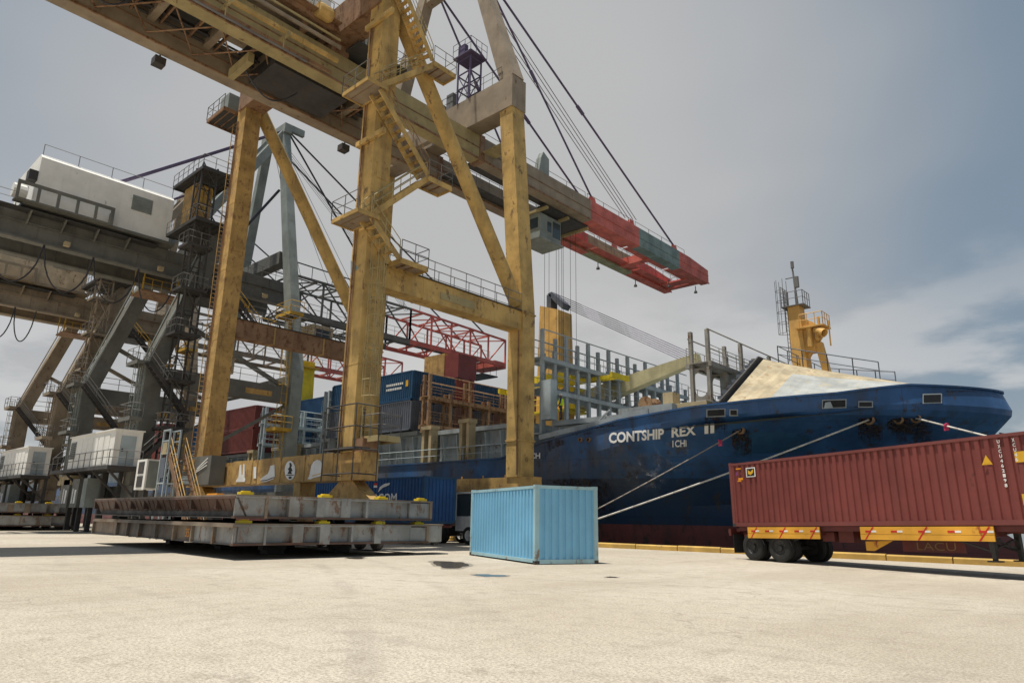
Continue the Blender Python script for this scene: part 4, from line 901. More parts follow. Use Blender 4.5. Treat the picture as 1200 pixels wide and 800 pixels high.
m = MB(); m.rails([(-31.1, 20.0, 29.1), (-31.1, 23.5, 29.1), (-33.5, 23.5, 29.1)], gap=1.0); m.build('guard_rail', 'rail_grey', pl)
# lattice mast and lamps over the waterside beam
m = MB()
for x in (-33.6, -32.3):
    for y in (30.3, 31.4): m.beam((x, y, 31.1), (x, y, 34.8), .1, .1)
for z in (32.2, 33.4, 34.6):
    for (a, c) in (((-33.6, 30.3), (-32.3, 30.3)), ((-32.3, 30.3), (-32.3, 31.4)), ((-33.6, 31.4), (-32.3, 31.4)), ((-33.6, 30.3), (-33.6, 31.4))): m.beam((*a, z), (*c, z), .08, .08)
for (a, c) in (((-33.6, 30.3, 31.1), (-32.3, 30.3, 33.4)), ((-32.3, 30.3, 31.1), (-33.6, 30.3, 33.4)), ((-32.3, 30.3, 31.1), (-32.3, 31.4, 33.4))): m.beam(a, c, .06, .06)
tw = m.build('lamp_mast', 'stay_purple', cr)
m = MB(); m.bx(-33.9, -32.0, 30.0, 31.7, 34.8, 34.9); m.rails([(-33.9, 30, 34.9), (-32, 30, 34.9), (-32, 31.7, 34.9)], gap=.6, h=1.1); m.bx(-33.4, -32.7, 30.05, 30.4, 34.9, 35.7); m.build('lamp_platform', 'stay_purple', tw)
m = MB(); m.rails([(XE-1.2, YW-1.1, 31.1), (-38, YW-1.1, 31.1)], gap=.9, h=1.1); m.bx(-34.9, -34.2, YW-1.1, YW-.7, 31.1, 32.4); m.bx(-36.0, -35.4, YW-1.0, YW-.6, 31.1, 31.9); m.build('guard_rail', 'rail_grey', cr)
m = MB(); m.bx(-32.4, -30.4, 31.9, 33.2, GZ0+.6, GZ0+.68); m.build('hinge_platform', Ol, cr)
m = MB(); m.prism([(-33.2, 38.6, GZ1), (-33.2, 39.9, GZ1), (-33.2, 39.9, GZ1+1.6), (-33.2, 39.2, GZ1+2.0), (-33.2, 38.9, GZ1+1.4)], (.55, 0, 0)); m.build('rope_guard', 'grey_crane_light', cr)
# trolley, driver's cab, ropes
m = MB(); m.bx(GX[1][1]-.02, GX[0][0]+.02, 40.4, 46.2, GZ0-.28, GZ0-.02); tr = m.build('trolley', 'grate_dark', cr)
for y in (40.4, 43.2, 46.0):
    m = MB(); m.bx(-37.2, -33.2, y-.12, y+.12, GZ0-.5, GZ0-.28); m.build('trolley_tie', Ol, tr)
m = MB(); m.rails([(-33.4, 40.4, GZ0), (-33.4, 43, GZ0)], gap=.8); m.rails([(-36.9, 40.4, GZ0), (-36.9, 46, GZ0)], gap=.9); m.build('guard_rail', 'rail_grey', tr)
cb = house(cr, -36.2, -34.2, 40.6, 43.4, 24.1, 26.3, 'grey_crane_light', 'driver_cab')
m = MB(); m.bx(-34.198, -34.17, 42.3, 43.3, 24.6, 26.0); m.build('window', 'glass', cb)
m = MB(); m.bx(-34.198, -34.17, 41.6, 42.1, 24.9, 25.8); m.build('window', 'glass', cb)
m = MB(); m.bx(-36.1, -34.3, 43.402, 43.43, 24.5, 26.0); m.build('window', 'glass', cb)
m = MB(); m.bx(-36.0, -34.4, 40.570, 40.598, 25.0, 25.9); m.build('window', 'glass', cb)
m = MB(); m.bx(-36.4, -34.0, 40.4, 43.6, 23.98, 24.1); m.build('cab_floor', 'grey_crane_light', cb)
for x in (-36.1, -34.3):
    m = MB(); m.bx(x-.08, x+.08, 40.8, 40.96, 26.3, GZ0-.2); m.bx(x-.08, x+.08, 43.0, 43.16, 26.3, GZ0-.2); m.build('cab_hanger', 'steel_dark', cb)
m = MB()
for (x, y) in ((-36.4, 43.9), (-35.9, 43.9), (-35.1, 43.9), (-34.5, 43.9), (-36.4, 45.9), (-35.9, 45.9), (-35.1, 45.9), (-34.5, 45.9)): m.tube((x, y, GZ0-.3), (x, y, 13.2), .022, 4)
m.build('hoist_ropes', 'rope_dark', cr)
m = MB(); m.bx(-37.6, -33.4, 43.7, 44.2, 12.6, 13.2); m.bx(-37.6, -33.4, 45.6, 46.1, 12.6, 13.2); m.bx(-36.1, -34.9, 44.2, 45.6, 12.65, 13.15); m.bx(-41.4, -29.6, 44.55, 44.75, 12.3, 12.6); m.bx(-41.4, -29.6, 45.05, 45.25, 12.3, 12.6); m.bx(-41.55, -41.35, 43.7, 46.1, 12.2, 12.6); m.bx(-29.65, -29.45, 43.7, 46.1, 12.2, 12.6); m.build('spreader', 'stopper_yellow', cr)
# stairs round the landside leg
SX0, SX1 = XE+LW/2+.05, XE+LW/2+.95; SXC = (SX0+SX1)/2
ex = (1, 0, 0)
landing(cr, XE-1.6, SX1, YL-2.3, YL-LD/2-.05, 31.0, Yl, 'swe')
flight(cr, (SXC, 19.1, 30.7), (SXC, 21.9, 26.6), .8, Yl, Ol, ex)
landing(cr, SX0-.1, SX1+.1, 21.9, 23.6, 26.5, Yl, 'en')
flight(cr, (SXC, 21.9, 26.3), (SXC, 18.6, 23.3), .8, Yl, Ol, ex)
landing(cr, XE-.62, SX1+.1, YL-1.95, YL-LD/2-.06, 23.2, Yl, 'sw', fasc=.15)
flight(cr, (SXC, 18.5, 23.0), (SXC, 22.0, 19.5), .8, Yl, 'crane_rust', ex)
landing(cr, SX0-.15, SX1+.15, 21.9, 23.6, 19.3, Yl, 'en')
flight(cr, (SXC, 21.9, 19.2), (SXC, 18.6, 16.0), .8, Yl, Ol, ex)
landing(cr, XE-.62, SX1+.1, YL-1.95, YL-LD/2-.06, 15.9, Yl, 'sw', fasc=.15)
flight(cr, (SXC, 18.5, 15.8), (SXC, 20.4, 14.15), .8, Yl, Ol, ex)
landing(cr, SX0-.1, SX1+.1, 20.4, 22.2, 14.14, Yl, 'en')
for z in (27.9, 20.6):
    m = MB(); m.bx(XE-.75, SX1+.1, YL-LD/2-.22, YL-LD/2-.03, z, z+.28); m.build('bracket', Yl, cr)
ladder(cr, (XE+LW/2+.3, YL-.1, 4.9), 9.1, Ol, out=(1, 0, 0))
m = MB(); m.prism([at_y(p, q, YL-LD/2-.006) for p, q in ((411, 305), (421, 314), (411, 321))], (0, -.004, 0)); m.build('paint_patch', 'boom_teal', cr)
# base cage on the near landside leg
m = MB(); x0, x1, y0, y1 = XE-.3, XE+2.1, YL-1.5, YL-.2
for x in (x0, (x0+x1)/2, x1):
    for y in (y0, y1): m.tube((x, y, 3.0), (x, y, 6.4), .035, 4)
for z in (3.3, 4.4, 5.4, 6.4):
    m.path([(x0, y1, z), (x0, y0, z), (x1, y0, z), (x1, y1, z)], .032, 4)
m.bx(x0, x1, y0, YL-.62, 4.42, 4.48); m.build('access_cage', 'steel_dark', cr)
landing(cr, XE+.7, XE+2.2, YL-.2, YL+1.0, 5.05, Ol, 'ens')
m = MB(); m.bx(XE+.66, XE+1.24, YL-.44, YL+.44, 4.39, 5.0); m.build('cable_reel_box', 'crane_rust', cr)
# far landside leg: pulley platform at its head, ladder, cabinet at its foot
landing(cr, XW-3.4, XW-.7, YL-1.6, YL+.8, 29.4, 'crane_rust', 'swn')
m = MB(); m.bx(XW-2.8, XW-1.5, YL-1.0, YL+.2, 29.4, 31.2); m.build('hoist_hood', 'grey_crane_light', cr)
ladder(cr, (XW-LW/2-.3, YL-LD/2+.1, 4.5), 24, Or, out=(-1, 0, 0), cage=False)
m = MB(); m.bx(XW+.2, XW+3.9, YL-1.5, YL-.62, 3.1, 4.75); cab_ = m.build('switch_cabinet', 'grey_crane', cr)
m = MB(); m.bx(XW+.35, XW+1.75, YL-1.53, YL-1.5, 3.95, 4.6); m.build('cabinet_panel', Or, cab_)
m = MB(); m.bx(XW+.35, XW+1.75, YL-1.53, YL-1.5, 3.2, 3.75); m.build('cabinet_panel', 'ship_pale', cab_)
for k in range(3):
    m = MB(); m.beam((XW+2.05+k*.1, YL-1.53, 3.8+k*.12), (XW+3.5, YL-1.53, 4.2+k*.2), .03, .05); m.build('white_strut', 'sign_white', cab_)
m = MB(); m.bx(XE-4.4, XE-3.8, YL-.45, YL+.45, 1.2, 3.08); m.build('rail_clamp', Or, cr)
# ------------------------------------------------------------------ the two lattice-boom cranes behind
def lattice_crane(label, dx, body, light, housem, white, boom, festoons, dims=1.3, reds=48.5, seed=1):
    t = thing('container_crane', label, 'crane', (-62.15+dx, 25.5, 0), 0, 'quay cranes beside the ship')
    xe, xw = -55.0+dx, -69.3+dx; xm = (xe+xw)/2; B = body
    for x, s in ((xe, 1), (xw, -1)):
        m = MB(); m.bx(x-dims/2, x+dims/2, YL-.62, YL+.62, 3.4, 12.3); m.build('leg', B, t)
        m = MB(); m.beam((x, YL, 12.15), (x, 23.35, 24.0), dims*.97, 1.2); m.build('leg', B, t)
        m = MB(); m.bx(x-.03-dims/2, x+.03+dims/2, YL-.66, YL+.66, 10.7, 10.78); m.bx(x-.03-dims/2, x+.03+dims/2, YL-.66, YL+.66, 12.25, 12.34); m.build('joint_band', B, t)
        m = MB(); m.bx(x-.55, x+.55, YW-.55, YW+.55, 3.4, 14.0); m.build('leg', light if s > 0 else B, t)
        m = MB(); m.beam((x, YW, 13.9), (xm+s*1.6, YW-.6, 39.8), 1.05, 1.1, .8, .85); m.build('mast_leg', light, t)
        m = MB(); m.beam((xm+s*1.6, YW-.6, 39.6), (xm+s*2.4, 22.6, 25.6), .7, .8); m.build('mast_back_leg', light, t)
        m = MB(); m.bx(x-.42, x+.42, YL+.62, YW-.55, 10.9, 12.3); pb = m.build('portal_beam', B, t)
        m = MB(); m.bx(x+.425, x+.44, YW-4.6, YW-2.2, 11.3, 11.75); m.build('name_plate', 'crane_orange', pb)
        m = MB(); m.rails([(x+.4, YL+.8, 12.3), (x+.4, YW-.7, 12.3)], gap=1.5); m.build('guard_rail', 'rail_grey', pb)
        m = MB(); m.beam((x, YL+1.2, 16.5), (x, YW-.6, 12.2), .32, .32); m.build('brace', B, t)
        for y, z in ((YL, 3.4), (YW, 3.4)): bogies(t, x, y, 2.45, B)
        m = MB(); m.tube((x-.75, YL-.65, 4), (x-.75, YL-.65, 12.2), .06, 5); m.tube((x-.75, YL-.65, 12.2), (x-.75, 22.4, 23.6), .06, 5); m.build('conduit', light, t)
    for y in (YL, YW):
        m = MB(); m.bx(xw-1.3, xe+1.3, y-.45, y+.45, 2.45, 3.39); m.build('sill_beam', B, t)
    for y, z0, z1 in ((23.5, 23.65, 24.7), (YW-.35, 24.75, 26.0)):
        m = MB(); m.bx(xw+(0 if y < 25 else 3.4), xe-(0 if y < 25 else 3.4), y-.5, y+.5, z0, z1); m.build('cross_beam', B, t)
    m = MB(); m.bx(xm-2.4, xm+2.4, YW-1.0, YW-.2, 39.4, 40.4); m.build('mast_head', light, t)
    for x in (xm-1.9, xm+1.9):
        m = MB(); m.bx(x-.2, x+.2, YW-.4, YW+1.4, 39.9, 40.6); m.build('mast_bracket', light, t)
    # box girders over the quay
    for x0, x1 in ((xm+1.35, xm+2.15), (xm-2.9, xm-2.1)):
        m = MB(); m.bx(x0, x1, 1.0, 33.0, 21.3, 23.6); go = m.build('main_girder', B, t)
        m = MB(); m.bx(x1, x1+.22, 1.2, 32.8, 21.32, 21.42); m.bx(x1, x1+.2, 1.2, 32.8, 22.55, 22.62)
        for y in np.arange(2, 32, 2.4): m.bx(x1, x1+.07, y-.04, y+.04, 21.42, 23.55)
        m.build('girder_stiffener', B, go)
    for y in np.arange(2.2, 33, 2.35):
        m = MB(); m.bx(xm-2.095, xm+1.345, y-.15, y+.15, 22.7, 23.3); m.build('cross_tie', B, t)
    m = MB(); m.bx(xm-2.09, xm+1.34, 13.2, 22.5, 23.32, 23.4); m.build('deck_plate', 'grate_dark', t)
    m = MB(); m.bx(xm+2.35, xm+3.3, 1.2, 20.0, 23.3, 23.36); wk = m.build('walkway', 'grate_dark', t)
    for y in np.arange(1.6, 20, 2.3):
        m = MB(); m.prism([(xm+2.16, y, 23.3), (xm+3.28, y, 23.3), (xm+2.16, y, 22.4)], (0, .12, 0)); m.build('bracket', B, wk)
    m = MB(); m.rails([(xm+3.27, 1.2, 23.36), (xm+3.27, 9.8, 23.36)], gap=1.6); m.build('guard_rail', 'rail_grey', wk)
    # machinery house
    hs = house(t, xm-4.2, xm+2.75, 10.9, 20.9, 23.9, 28.3, housem, chamfer=.35)
    m = MB(); m.bx(xm-4.3, xm+3.4, 10.2, 21.2, 23.65, 23.89); m.build('house_base', B, hs)
    m = MB(); m.bx(xm+2.755, xm+2.80, 11.4, 20.5, 23.9, 24.1)
    for y in np.arange(12.4, 20.8, 2.0): m.bx(xm+2.751, xm+2.762, y-.02, y+.02, 24.1, 27.9)
    m.build('panel_seam', housem, hs)
    m = MB(); m.rails([(xm+2.4, 11.0, 28.3), (xm+2.4, 20.8, 28.3)], gap=2.3, h=.9, mid=False); m.build('guard_rail', 'rail_grey', hs)
    m = MB(); m.lathe([(.0001, 0), (.55, 0), (.55, .9), (.0001, .9)], (xm+2.2, 9.6, 24.9), (0, 1, 0), 12); m.build('cable_drum', housem, t)
    m = MB(); m.bx(xm+2.0, xm+2.8, 10.3, 10.88, 25.9, 26.7); m.build('vent', 'steel_dark', hs)
    m = MB(); m.bx(xm+2.82, xm+3.75, 9.6, 16.2, 23.75, 23.88); m.bx(xm+3.62, xm+3.75, 9.6, 16.2, 25.0, 25.25); m.bx(xm+2.82, xm+3.75, 16.1, 16.2, 23.88, 25.0)
    for y in (9.7, 11.0, 12.3, 13.6, 14.9, 16.05): m.bx(xm+3.6, xm+3.74, y-.1, y+.1, 23.88, 25.0)
    m.build('balcony', B, hs)
    m = MB(); m.bx(xm+2.76, xm+2.79, 11.6, 12.5, 25.2, 27.0); dd_ = m.build('door', 'white_house', hs)
    m = MB(); m.bx(xm+2.76, xm+2.80, 17.6, 19.2, 26.0, 27.3)
    for k in range(6): m.bx(xm+2.80, xm+2.83, 17.65, 19.15, 26.08+k*.2, 26.15+k*.2)
    m.build('louvre', 'grey_crane_light', hs)
    # stair tower and platforms beside the house
    m = MB()
    for (a, c) in ((xe+.9, 20.4), (xe+2.1, 20.4), (xe+.9, 21.6), (xe+2.1, 21.6)): m.beam((a, c, 3.4), (a, c, 29.0), .12, .12)
    for i in range(14):
        z = 4+1.8*i
        for (p, q) in (((xe+.9, 20.4), (xe+2.1, 20.4)), ((xe+2.1, 20.4), (xe+2.1, 21.6)), ((xe+.9, 20.4), (xe+.9, 21.6))): m.beam((*p, z), (*q, z), .07, .07)
        m.beam((xe+.9, 20.4, z), (xe+2.1, 20.4, z+1.8), .06, .06); m.beam((xe+2.1, 20.4, z+1.8), (xe+2.1, 21.6, z), .06, .06)
    m.build('lift_tower', 'steel_dark' if B == 'grey_crane' else B, t)
    for z in (24.2, 28.6):
        landing(t, xe-3.2, xe+2.6, 20.2, 23.2, z, 'steel_dark', 'sen')
    m = MB(); m.bx(xe-2.6, xe-.4, 21.0, 22.4, 24.2, 28.4); m.build('lift_house', 'crane_orange', t)
    m = MB(); m.rails([(xe+.1, 21.2, 25.6), (xe+.9, 21.2, 25.6), (xe+.9, 21.9, 25.6)], h=2.0, gap=.25); m.build('lift_gate', 'rail_yellow', t)
    # lattice boom
    for x in (xm+1.9, xm-2.6):
        lattice(t, x, 33.0, 64.6, 20.9, 24.8, 9, boom, reds, dz=.5)
    ys = np.linspace(33.2, 64.4, 12)
    for k, (a, c) in enumerate(zip(ys, ys[1:])):
        mt = boom[1] if a > reds else boom[0]; zt = 24.7-.5*max(0, a-reds)/(64.6-reds); zu = 24.7-.5*max(0, c-reds)/(64.6-reds)
        for (p, q, w_) in (((xm-2.6, a, zt), (xm+1.9, a, zt), .16), ((xm-2.6, a, 20.95), (xm+1.9, a, 20.95), .2), ((xm-2.6, a, zt), (xm+1.9, c, zu), .12)):
            m = MB(); m.beam(p, q, w_, w_); m.build('boom_tie', mt, t)
    m = MB(); m.bx(xm-2.6, xm+1.9, 62.6, 64.8, 20.5, 21.3); m.build('boom_tip_beam', boom[1], t)
    m = MB(); m.bx(xm-2.4, xm+1.6, 60.8, 63.6, 19.2, 19.35)
    for x in (xm-2.2, xm-.9, xm+.4, xm+1.5):
        for y in (61, 63.4): m.tube((x, y, 19.3), (x, y, 20.9), .04, 4)
    m.build('tip_platform', 'steel_dark', t)
    m = MB(); m.bx(xm-.9, xm+1.6, 33.2, 62, 21.25, 21.32); wk2 = m.build('walkway', 'grate_dark', t)
    m = MB(); m.rails([(xm+1.6, 33.3, 21.3), (xm+1.6, 62, 21.3)], gap=2.2); m.build('guard_rail', 'rail_grey', wk2)
    m = MB(); m.beam((xm-2.35, 33.0, 26.2), (xm-2.35, 50, 26.0), .1, .1); m.beam((xm+1.9, 33, 26.2), (xm+1.9, 50, 26), .1, .1)
    for y in np.arange(33, 50, 2.4): m.tube((xm+1.9, y, 24.8), (xm+1.9, y, 26.2), .04, 4)
    m.build('catwalk_rail', 'steel_dark', t)
    for a, e in (((xm+1.6, YW-.4, 40.2), (xm+1.9, 44.5, 24.9)), ((xm+1.6, YW-.4, 40.2), (xm+1.9, 60.5, 24.5)), ((xm-1.6, YW-.4, 40.2), (xm-2.6, 44.5, 24.9)), ((xm-1.6, YW-.4, 40.2), (xm-2.6, 60.5, 24.5))):
        m = MB(); m.tube(a, e, .10, 5); m.build('boom_stay', 'rope_dark', t)
    for s in (1.5, .9):
        m = MB(); m.tube((xm+s, YW-.6, 40.0), (xm+s+.2, 16.4, 28.25), .11, 5); m.build('back_stay', 'stay_purple', t)
    for k in range(4):
        m = MB(); m.tube((xm-.5+k*.3, YW-.3, 39.6), (xm-.4+k*.25, 49.5, 25.2), .028, 4); m.build('hoist_rope', 'rail_grey', t)
    m = MB(); m.tube((xm+2.05, YW-.7, 33), (xm+2.3, 26, 25), .14, 5); m.build('mast_stay', 'rope_dark', t)
    # working clutter: knee platforms, tower landings, rails on the girders, slung trolley, lamps, pipes
    for z in (7.6, 11.2, 14.8, 18.4, 22.0):
        landing(t, xe+.6, xe+2.4, 19.9, 21.9, z, 'steel_dark' if B == 'grey_crane' else B, 'sen', fasc=.15)
    for x in (xe, xw):
        landing(t, x-1.1, x+1.1, YL-1.5, YL-.63, 12.4, B, 'swe'); landing(t, x-1.0, x+1.3, YL-1.5, YL-.63, 8.2, B, 'swe')
        ladder(t, (x+.2, YL-.66, 4.6), 7.6, light, out=(0, -1, 0))
        m = MB(); m.tube((x+.35, YL-.6, 12.6), (x+.35, 22.75, 23.7), .05, 5); m.tube((x+.5, YL-.6, 12.6), (x+.5, 22.75, 23.7), .04, 5); m.build('leg_pipes', light, t)
        m = MB(); m.rails([(x+.55, YL+.3, 12.9), (x+.55, 22.9, 23.4)], gap=1.2, h=1.0); m.build('guard_rail', 'rail_grey', t)
        m = MB(); m.beam((x, YL+.6, 3.6), (x, YW-.6, 10.8), .25, .25); m.build('brace', B, t)
    for x in (xm+2.1, xm-2.85):
        m = MB(); m.rails([(x, 21.4, 23.6), (x, 32.8, 23.6)], gap=1.5); m.build('guard_rail', 'rail_grey', t)
    m = MB(); m.rails([(xm-2.85, 1.2, 23.6), (xm-2.85, 10, 23.6)], gap=1.5); m.build('guard_rail', 'rail_grey', t)
    m = MB(); m.bx(xm-2.0, xm+1.2, 24.2, 28.4, 20.5, 21.25); tro = m.build('trolley', 'steel_dark', t)
    for (x, y) in ((xm-1.5, 24.6), (xm+.6, 24.6), (xm-1.5, 27.4), (xm+.6, 27.4)):
        m = MB(); m.lathe([(.0001, -.1), (.5, -.1), (.5, .1), (.0001, .1)], (x, y, 21.7), (1, 0, 0), 14); m.build('sheave', 'steel_dark', tro)
    m = MB(); m.bx(xm-1.6, xm+.9, 20.0, 23.9, 19.9, 20.05); sp = m.build('service_basket', 'crane_rust', t)
    m = MB(); m.rails([(xm+.9, 20, 20.05), (xm+.9, 23.9, 20.05), (xm-1.6, 23.9, 20.05)], gap=.8)
    for (x, y) in ((xm-1.5, 20.1), (xm+.8, 20.1), (xm-1.5, 23.8), (xm+.8, 23.8)): m.tube((x, y, 20), (x, y, 22.8), .05, 4)
    m.build('basket_rail', 'rail_yellow', sp)
    for y in (6.5, 13.5, 20.5, 30.0):
        m = MB(); m.tube((xm+2.3, y, 21.9), (xm+3.0, y, 21.6), .04, 4); m.bx(xm+2.85, xm+3.25, y-.2, y+.2, 21.3, 21.62); m.build('floodlight', 'ship_beige', t)
    flight(t, (xe+1.5, YL-.9, 12.3), (xe+1.5, YL+2.4, 8.6), .7, 'steel_dark', 'rail_grey', (1, 0, 0)); flight(t, (xe+1.5, YL+2.4, 8.4), (xe+1.5, YL-.9, 4.6), .7, 'steel_dark', 'rail_grey', (1, 0, 0))
    flight(t, (xw+1.4, YL-.9, 12.3), (xw+1.4, YL+2.4, 8.6), .7, 'steel_dark', 'rail_grey', (1, 0, 0))
    m = MB(); m.beam((xe, 23.2, 23.7), (xm+2.0, 23.4, 21.5), .2, .2); m.beam((xw, 23.2, 23.7), (xm-2.6, 23.4, 21.5), .2, .2); m.build('girder_strut', B, t)
    for (a, c) in (((xe, YW, 14.2), (xw, YW, 14.2)), ):
        m = MB(); m.bx(xw+.5, xe-.5, YW-.35, YW+.35, 12.6, 13.5); m.build('portal_tie', B, t)
    for k in range(3):
        m = MB(); m.tube((xm-1+k*.8, YW-.4, 39.4), (xm-.8+k*.7, 36.0+k*3, 24.9), .03, 4); m.build('hoist_rope', 'rail_grey', t)
    # festoon cable and driver's cab
    m = MB(); festoon(m, xm+2.5, festoons, 21.2, 3.4); m.build('festoon_cable', 'rope_dark', t)
    m = MB(); m.bx(xm+2.44, xm+2.56, 1.2, 32, 21.15, 21.27); m.build('festoon_track', B, t)
    cb = house(t, xm-.6, xm+1.6, 36.2, 38.6, 18.3, 20.4, 'ship_beige', 'driver_cab')
    m = MB(); m.bx(xm+1.602, xm+1.63, 36.6, 38.3, 18.9, 20.0); m.build('window', 'glass', cb)
    m = MB()
    for x in (xm-.4, xm+1.4): m.bx(x-.06, x+.06, 36.5, 36.62, 20.4, 20.9); m.bx(x-.06, x+.06, 38.2, 38.32, 20.4, 20.9)
    m.build('cab_hanger', 'steel_dark', cb)
    # yellow caged ladder on the waterside leg
    ladder(t, (xe+.2, YW-.85, 4.0), 15, 'rail_yellow', out=(0, -1, 0)); landing(t, xe-.3, xe+1.4, YW-2.1, YW-.6, 8.6, 'rail_yellow', 'sew', 'rail_yellow')
    landing(t, xe-.9, xe+1.6, YW-1.9, YW-.6, 18.8, 'rail_yellow', 'sew', 'rail_yellow')
    flight(t, (xe-1.1, YL+4, 21.5), (xe-1.1, YL+8.5, 17.2), .8, 'steel_dark', 'rail_yellow', (1, 0, 0)); landing(t, xe-1.6, xe-.6, YL+8.4, YL+10, 17.2, 'rail_yellow', 'en', 'rail_yellow')
    # landside platform: transformer house and what stands beneath it
    m = MB(); m.bx(xw+4.4, xe+2.9, 16.6, 18.85, 4.35, 4.6); pf = m.build('platform', 'steel_dark', t)
    m = MB(); m.rails([(xw+4.5, 16.65, 4.6), (xe+2.8, 16.65, 4.6), (xe+2.8, 18.8, 4.6)], gap=1.3); m.build('guard_rail', 'rail_grey', pf)
    for x in np.linspace(xw+4.8, xe+2.5, 5):
        m = MB(); m.bx(x-.12, x+.12, 18.55, 18.8, .4, 4.35); m.beam((x, 18.6, 2.6), (x, 16.8, 4.3), .14, .14); m.build('platform_post', 'steel_dark', pf)
    eh = house(t, xw+7.0, xe+2.3, 17.0, 18.8, 4.6, 7.05, white, 'transformer_house')
    m = MB(); m.bx(xw+7.3, xw+8.5, 16.96, 16.998, 5.4, 6.7); lv = m.build('louvre', 'grey_crane_light', eh)
    m = MB()
    for k in range(8): m.beam((xw+7.35, 16.95, 5.48+k*.15), (xw+8.45, 16.95, 5.48+k*.15), .03, .07)
    m.build('slat', 'steel_dark', lv)
    for k, x in enumerate(np.arange(xw+8.9, xe+.9, 1.15)):
        m = MB(); m.bx(x, x+1.0, 16.968, 16.998, 4.75, 6.8); m.build('wall_panel', white, eh)
    m = MB(); m.bx(xe+2.302, xe+2.33, 17.4, 18.4, 4.7, 6.7); dr = m.build('door', 'ship_pale', eh)
    m = MB(); m.bx(xe+2.33, xe+2.36, 17.5, 17.6, 5.6, 5.8); m.build('handle', 'steel_dark', dr)
    m = MB(); m.bx(xw+6.9, xe+2.4, 16.9, 18.9, 7.05, 7.14); m.build('roof', white, eh)
    for k, (x, w_, mt) in enumerate(((xw+4.6, 3.2, 'ship_beige'), (xw+6.2, 1.5, 'grey_crane'), (xw+8.4, 1.5, 'grey_crane'), (xw+10.8, .9, 'grey_crane_light'))):
        z0, z1 = (3.5, 4.2) if k == 0 else (1.8, 3.9)
        m = MB(); m.bx(x, x+w_, 17.2, 18.3, z0, z1); pn = m.build('sign_panel' if k else 'fuse_box', mt, t)
        if k in (1, 2):
            m = MB(); m.bx(x+.3, x+.5, 17.17, 17.198, 2.1, 3.2); m.bx(x+.8, x+1.15, 17.17, 17.198, 2.1, 3.1); m.build('safety_pictogram', 'sign_white', pn)
    for k, x in enumerate((xw+5.4, xw+7.9, xw+10.2, xw+12.2)):
        m = MB(); m.bx(x, x+.3, 17.9, 18.2, .05, 4.3); m.build('platform_leg', 'steel_dark', pf)
    return t
lattice_crane('dark grey quay crane with long white machinery house and red lattice boom tip', 0, 'grey_crane', 'grey_crane_light', 'white_house', 'white_house', ('grey_crane', 'boom_red'), [2, 5.4, 8.8, 12.2, 15.6, 19.0, 22.0], seed=4)
lattice_crane('brown quay crane with beige machinery house farthest along the quay', -21.4, 'brown_crane', 'brown_crane', 'beige_house', 'white_house', ('brown_crane', 'boom_red'), [4, 6.4, 8.8, 11.0, 13.2, 15.2, 17.0], seed=5)
# gangway steps, meter cabinet between the cranes
sg = thing('access_stair', 'white framed mobile stair with rusty handrails beside the grey cabinet', 'stair', (-42.5, 17.4, 0))
p_ = at_y(207, 531, 17.4); q_ = at_y(231, 583, 17.4)
flight(sg, (p_.x, 17.4, 4.9), (p_.x+4.0, 17.4, .25), .9, 'crane_rust', 'crane_orange', (0, 1, 0))
x0 = p_.x-.95; m = MB()
for x in (x0, p_.x):
    for y in (16.9, 17.5): m.beam((x, y, .002), (x, y, 6.4), .09, .09)
for z in (1.6, 3.2, 4.95, 5.7, 6.35):
    for (a, c) in (((x0, 16.9), (p_.x, 16.9)), ((x0, 17.5), (p_.x, 17.5)), ((x0, 16.9), (x0, 17.5))): m.beam((*a, z), (*c, z), .08, .08)
m.build('tower_frame', 'ship_pale', sg)
m = MB(); m.bx(x0+.07, p_.x-.07, 16.97, 17.43, 4.84, 4.9); m.build('top_step', 'grate_dark', sg)
m = MB(); m.bx(x0+.15, p_.x-.15, 16.86, 16.9, 3.5, 4.7); m.build('panel', 'box_slate', sg)
m = MB(); m.bx(x0+.15, p_.x-.15, 16.85, 16.9, 4.9, 5.6); m.build('panel', 'ship_beige', sg)
a_ = at_y(157, 570, 17.2); c_ = at_y(172.5, 541, 17.2)
mc = thing('meter_cabinet', 'pale two door cabinet raised on legs beside the grey crane', 'cabinet', (a_.x+1, 17.4, 0))
m = MB(); m.bx(a_.x, c_.x, 17.2, 18.1, 2.9, 4.8); bd = m.build('body', 'white_house', mc)
for z0, z1 in ((3.05, 3.75), (3.9, 4.65)):
    m = MB(); m.bx(a_.x+.35, c_.x-.35, 17.17, 17.198, z0, z1); m.build('door_panel', 'steel_dark', bd)
m = MB(); m.bx(c_.x+.001, c_.x+.02, 17.3, 18.0, 3.0, 4.7); m.build('side_panel', 'grey_crane_light', bd)
for x in (a_.x+.15, c_.x-.15):
    for y in (17.35, 17.95):
        m = MB(); m.bx(x-.08, x+.08, y-.08, y+.08, .002, 2.9); m.build('leg', 'steel_dark', mc)
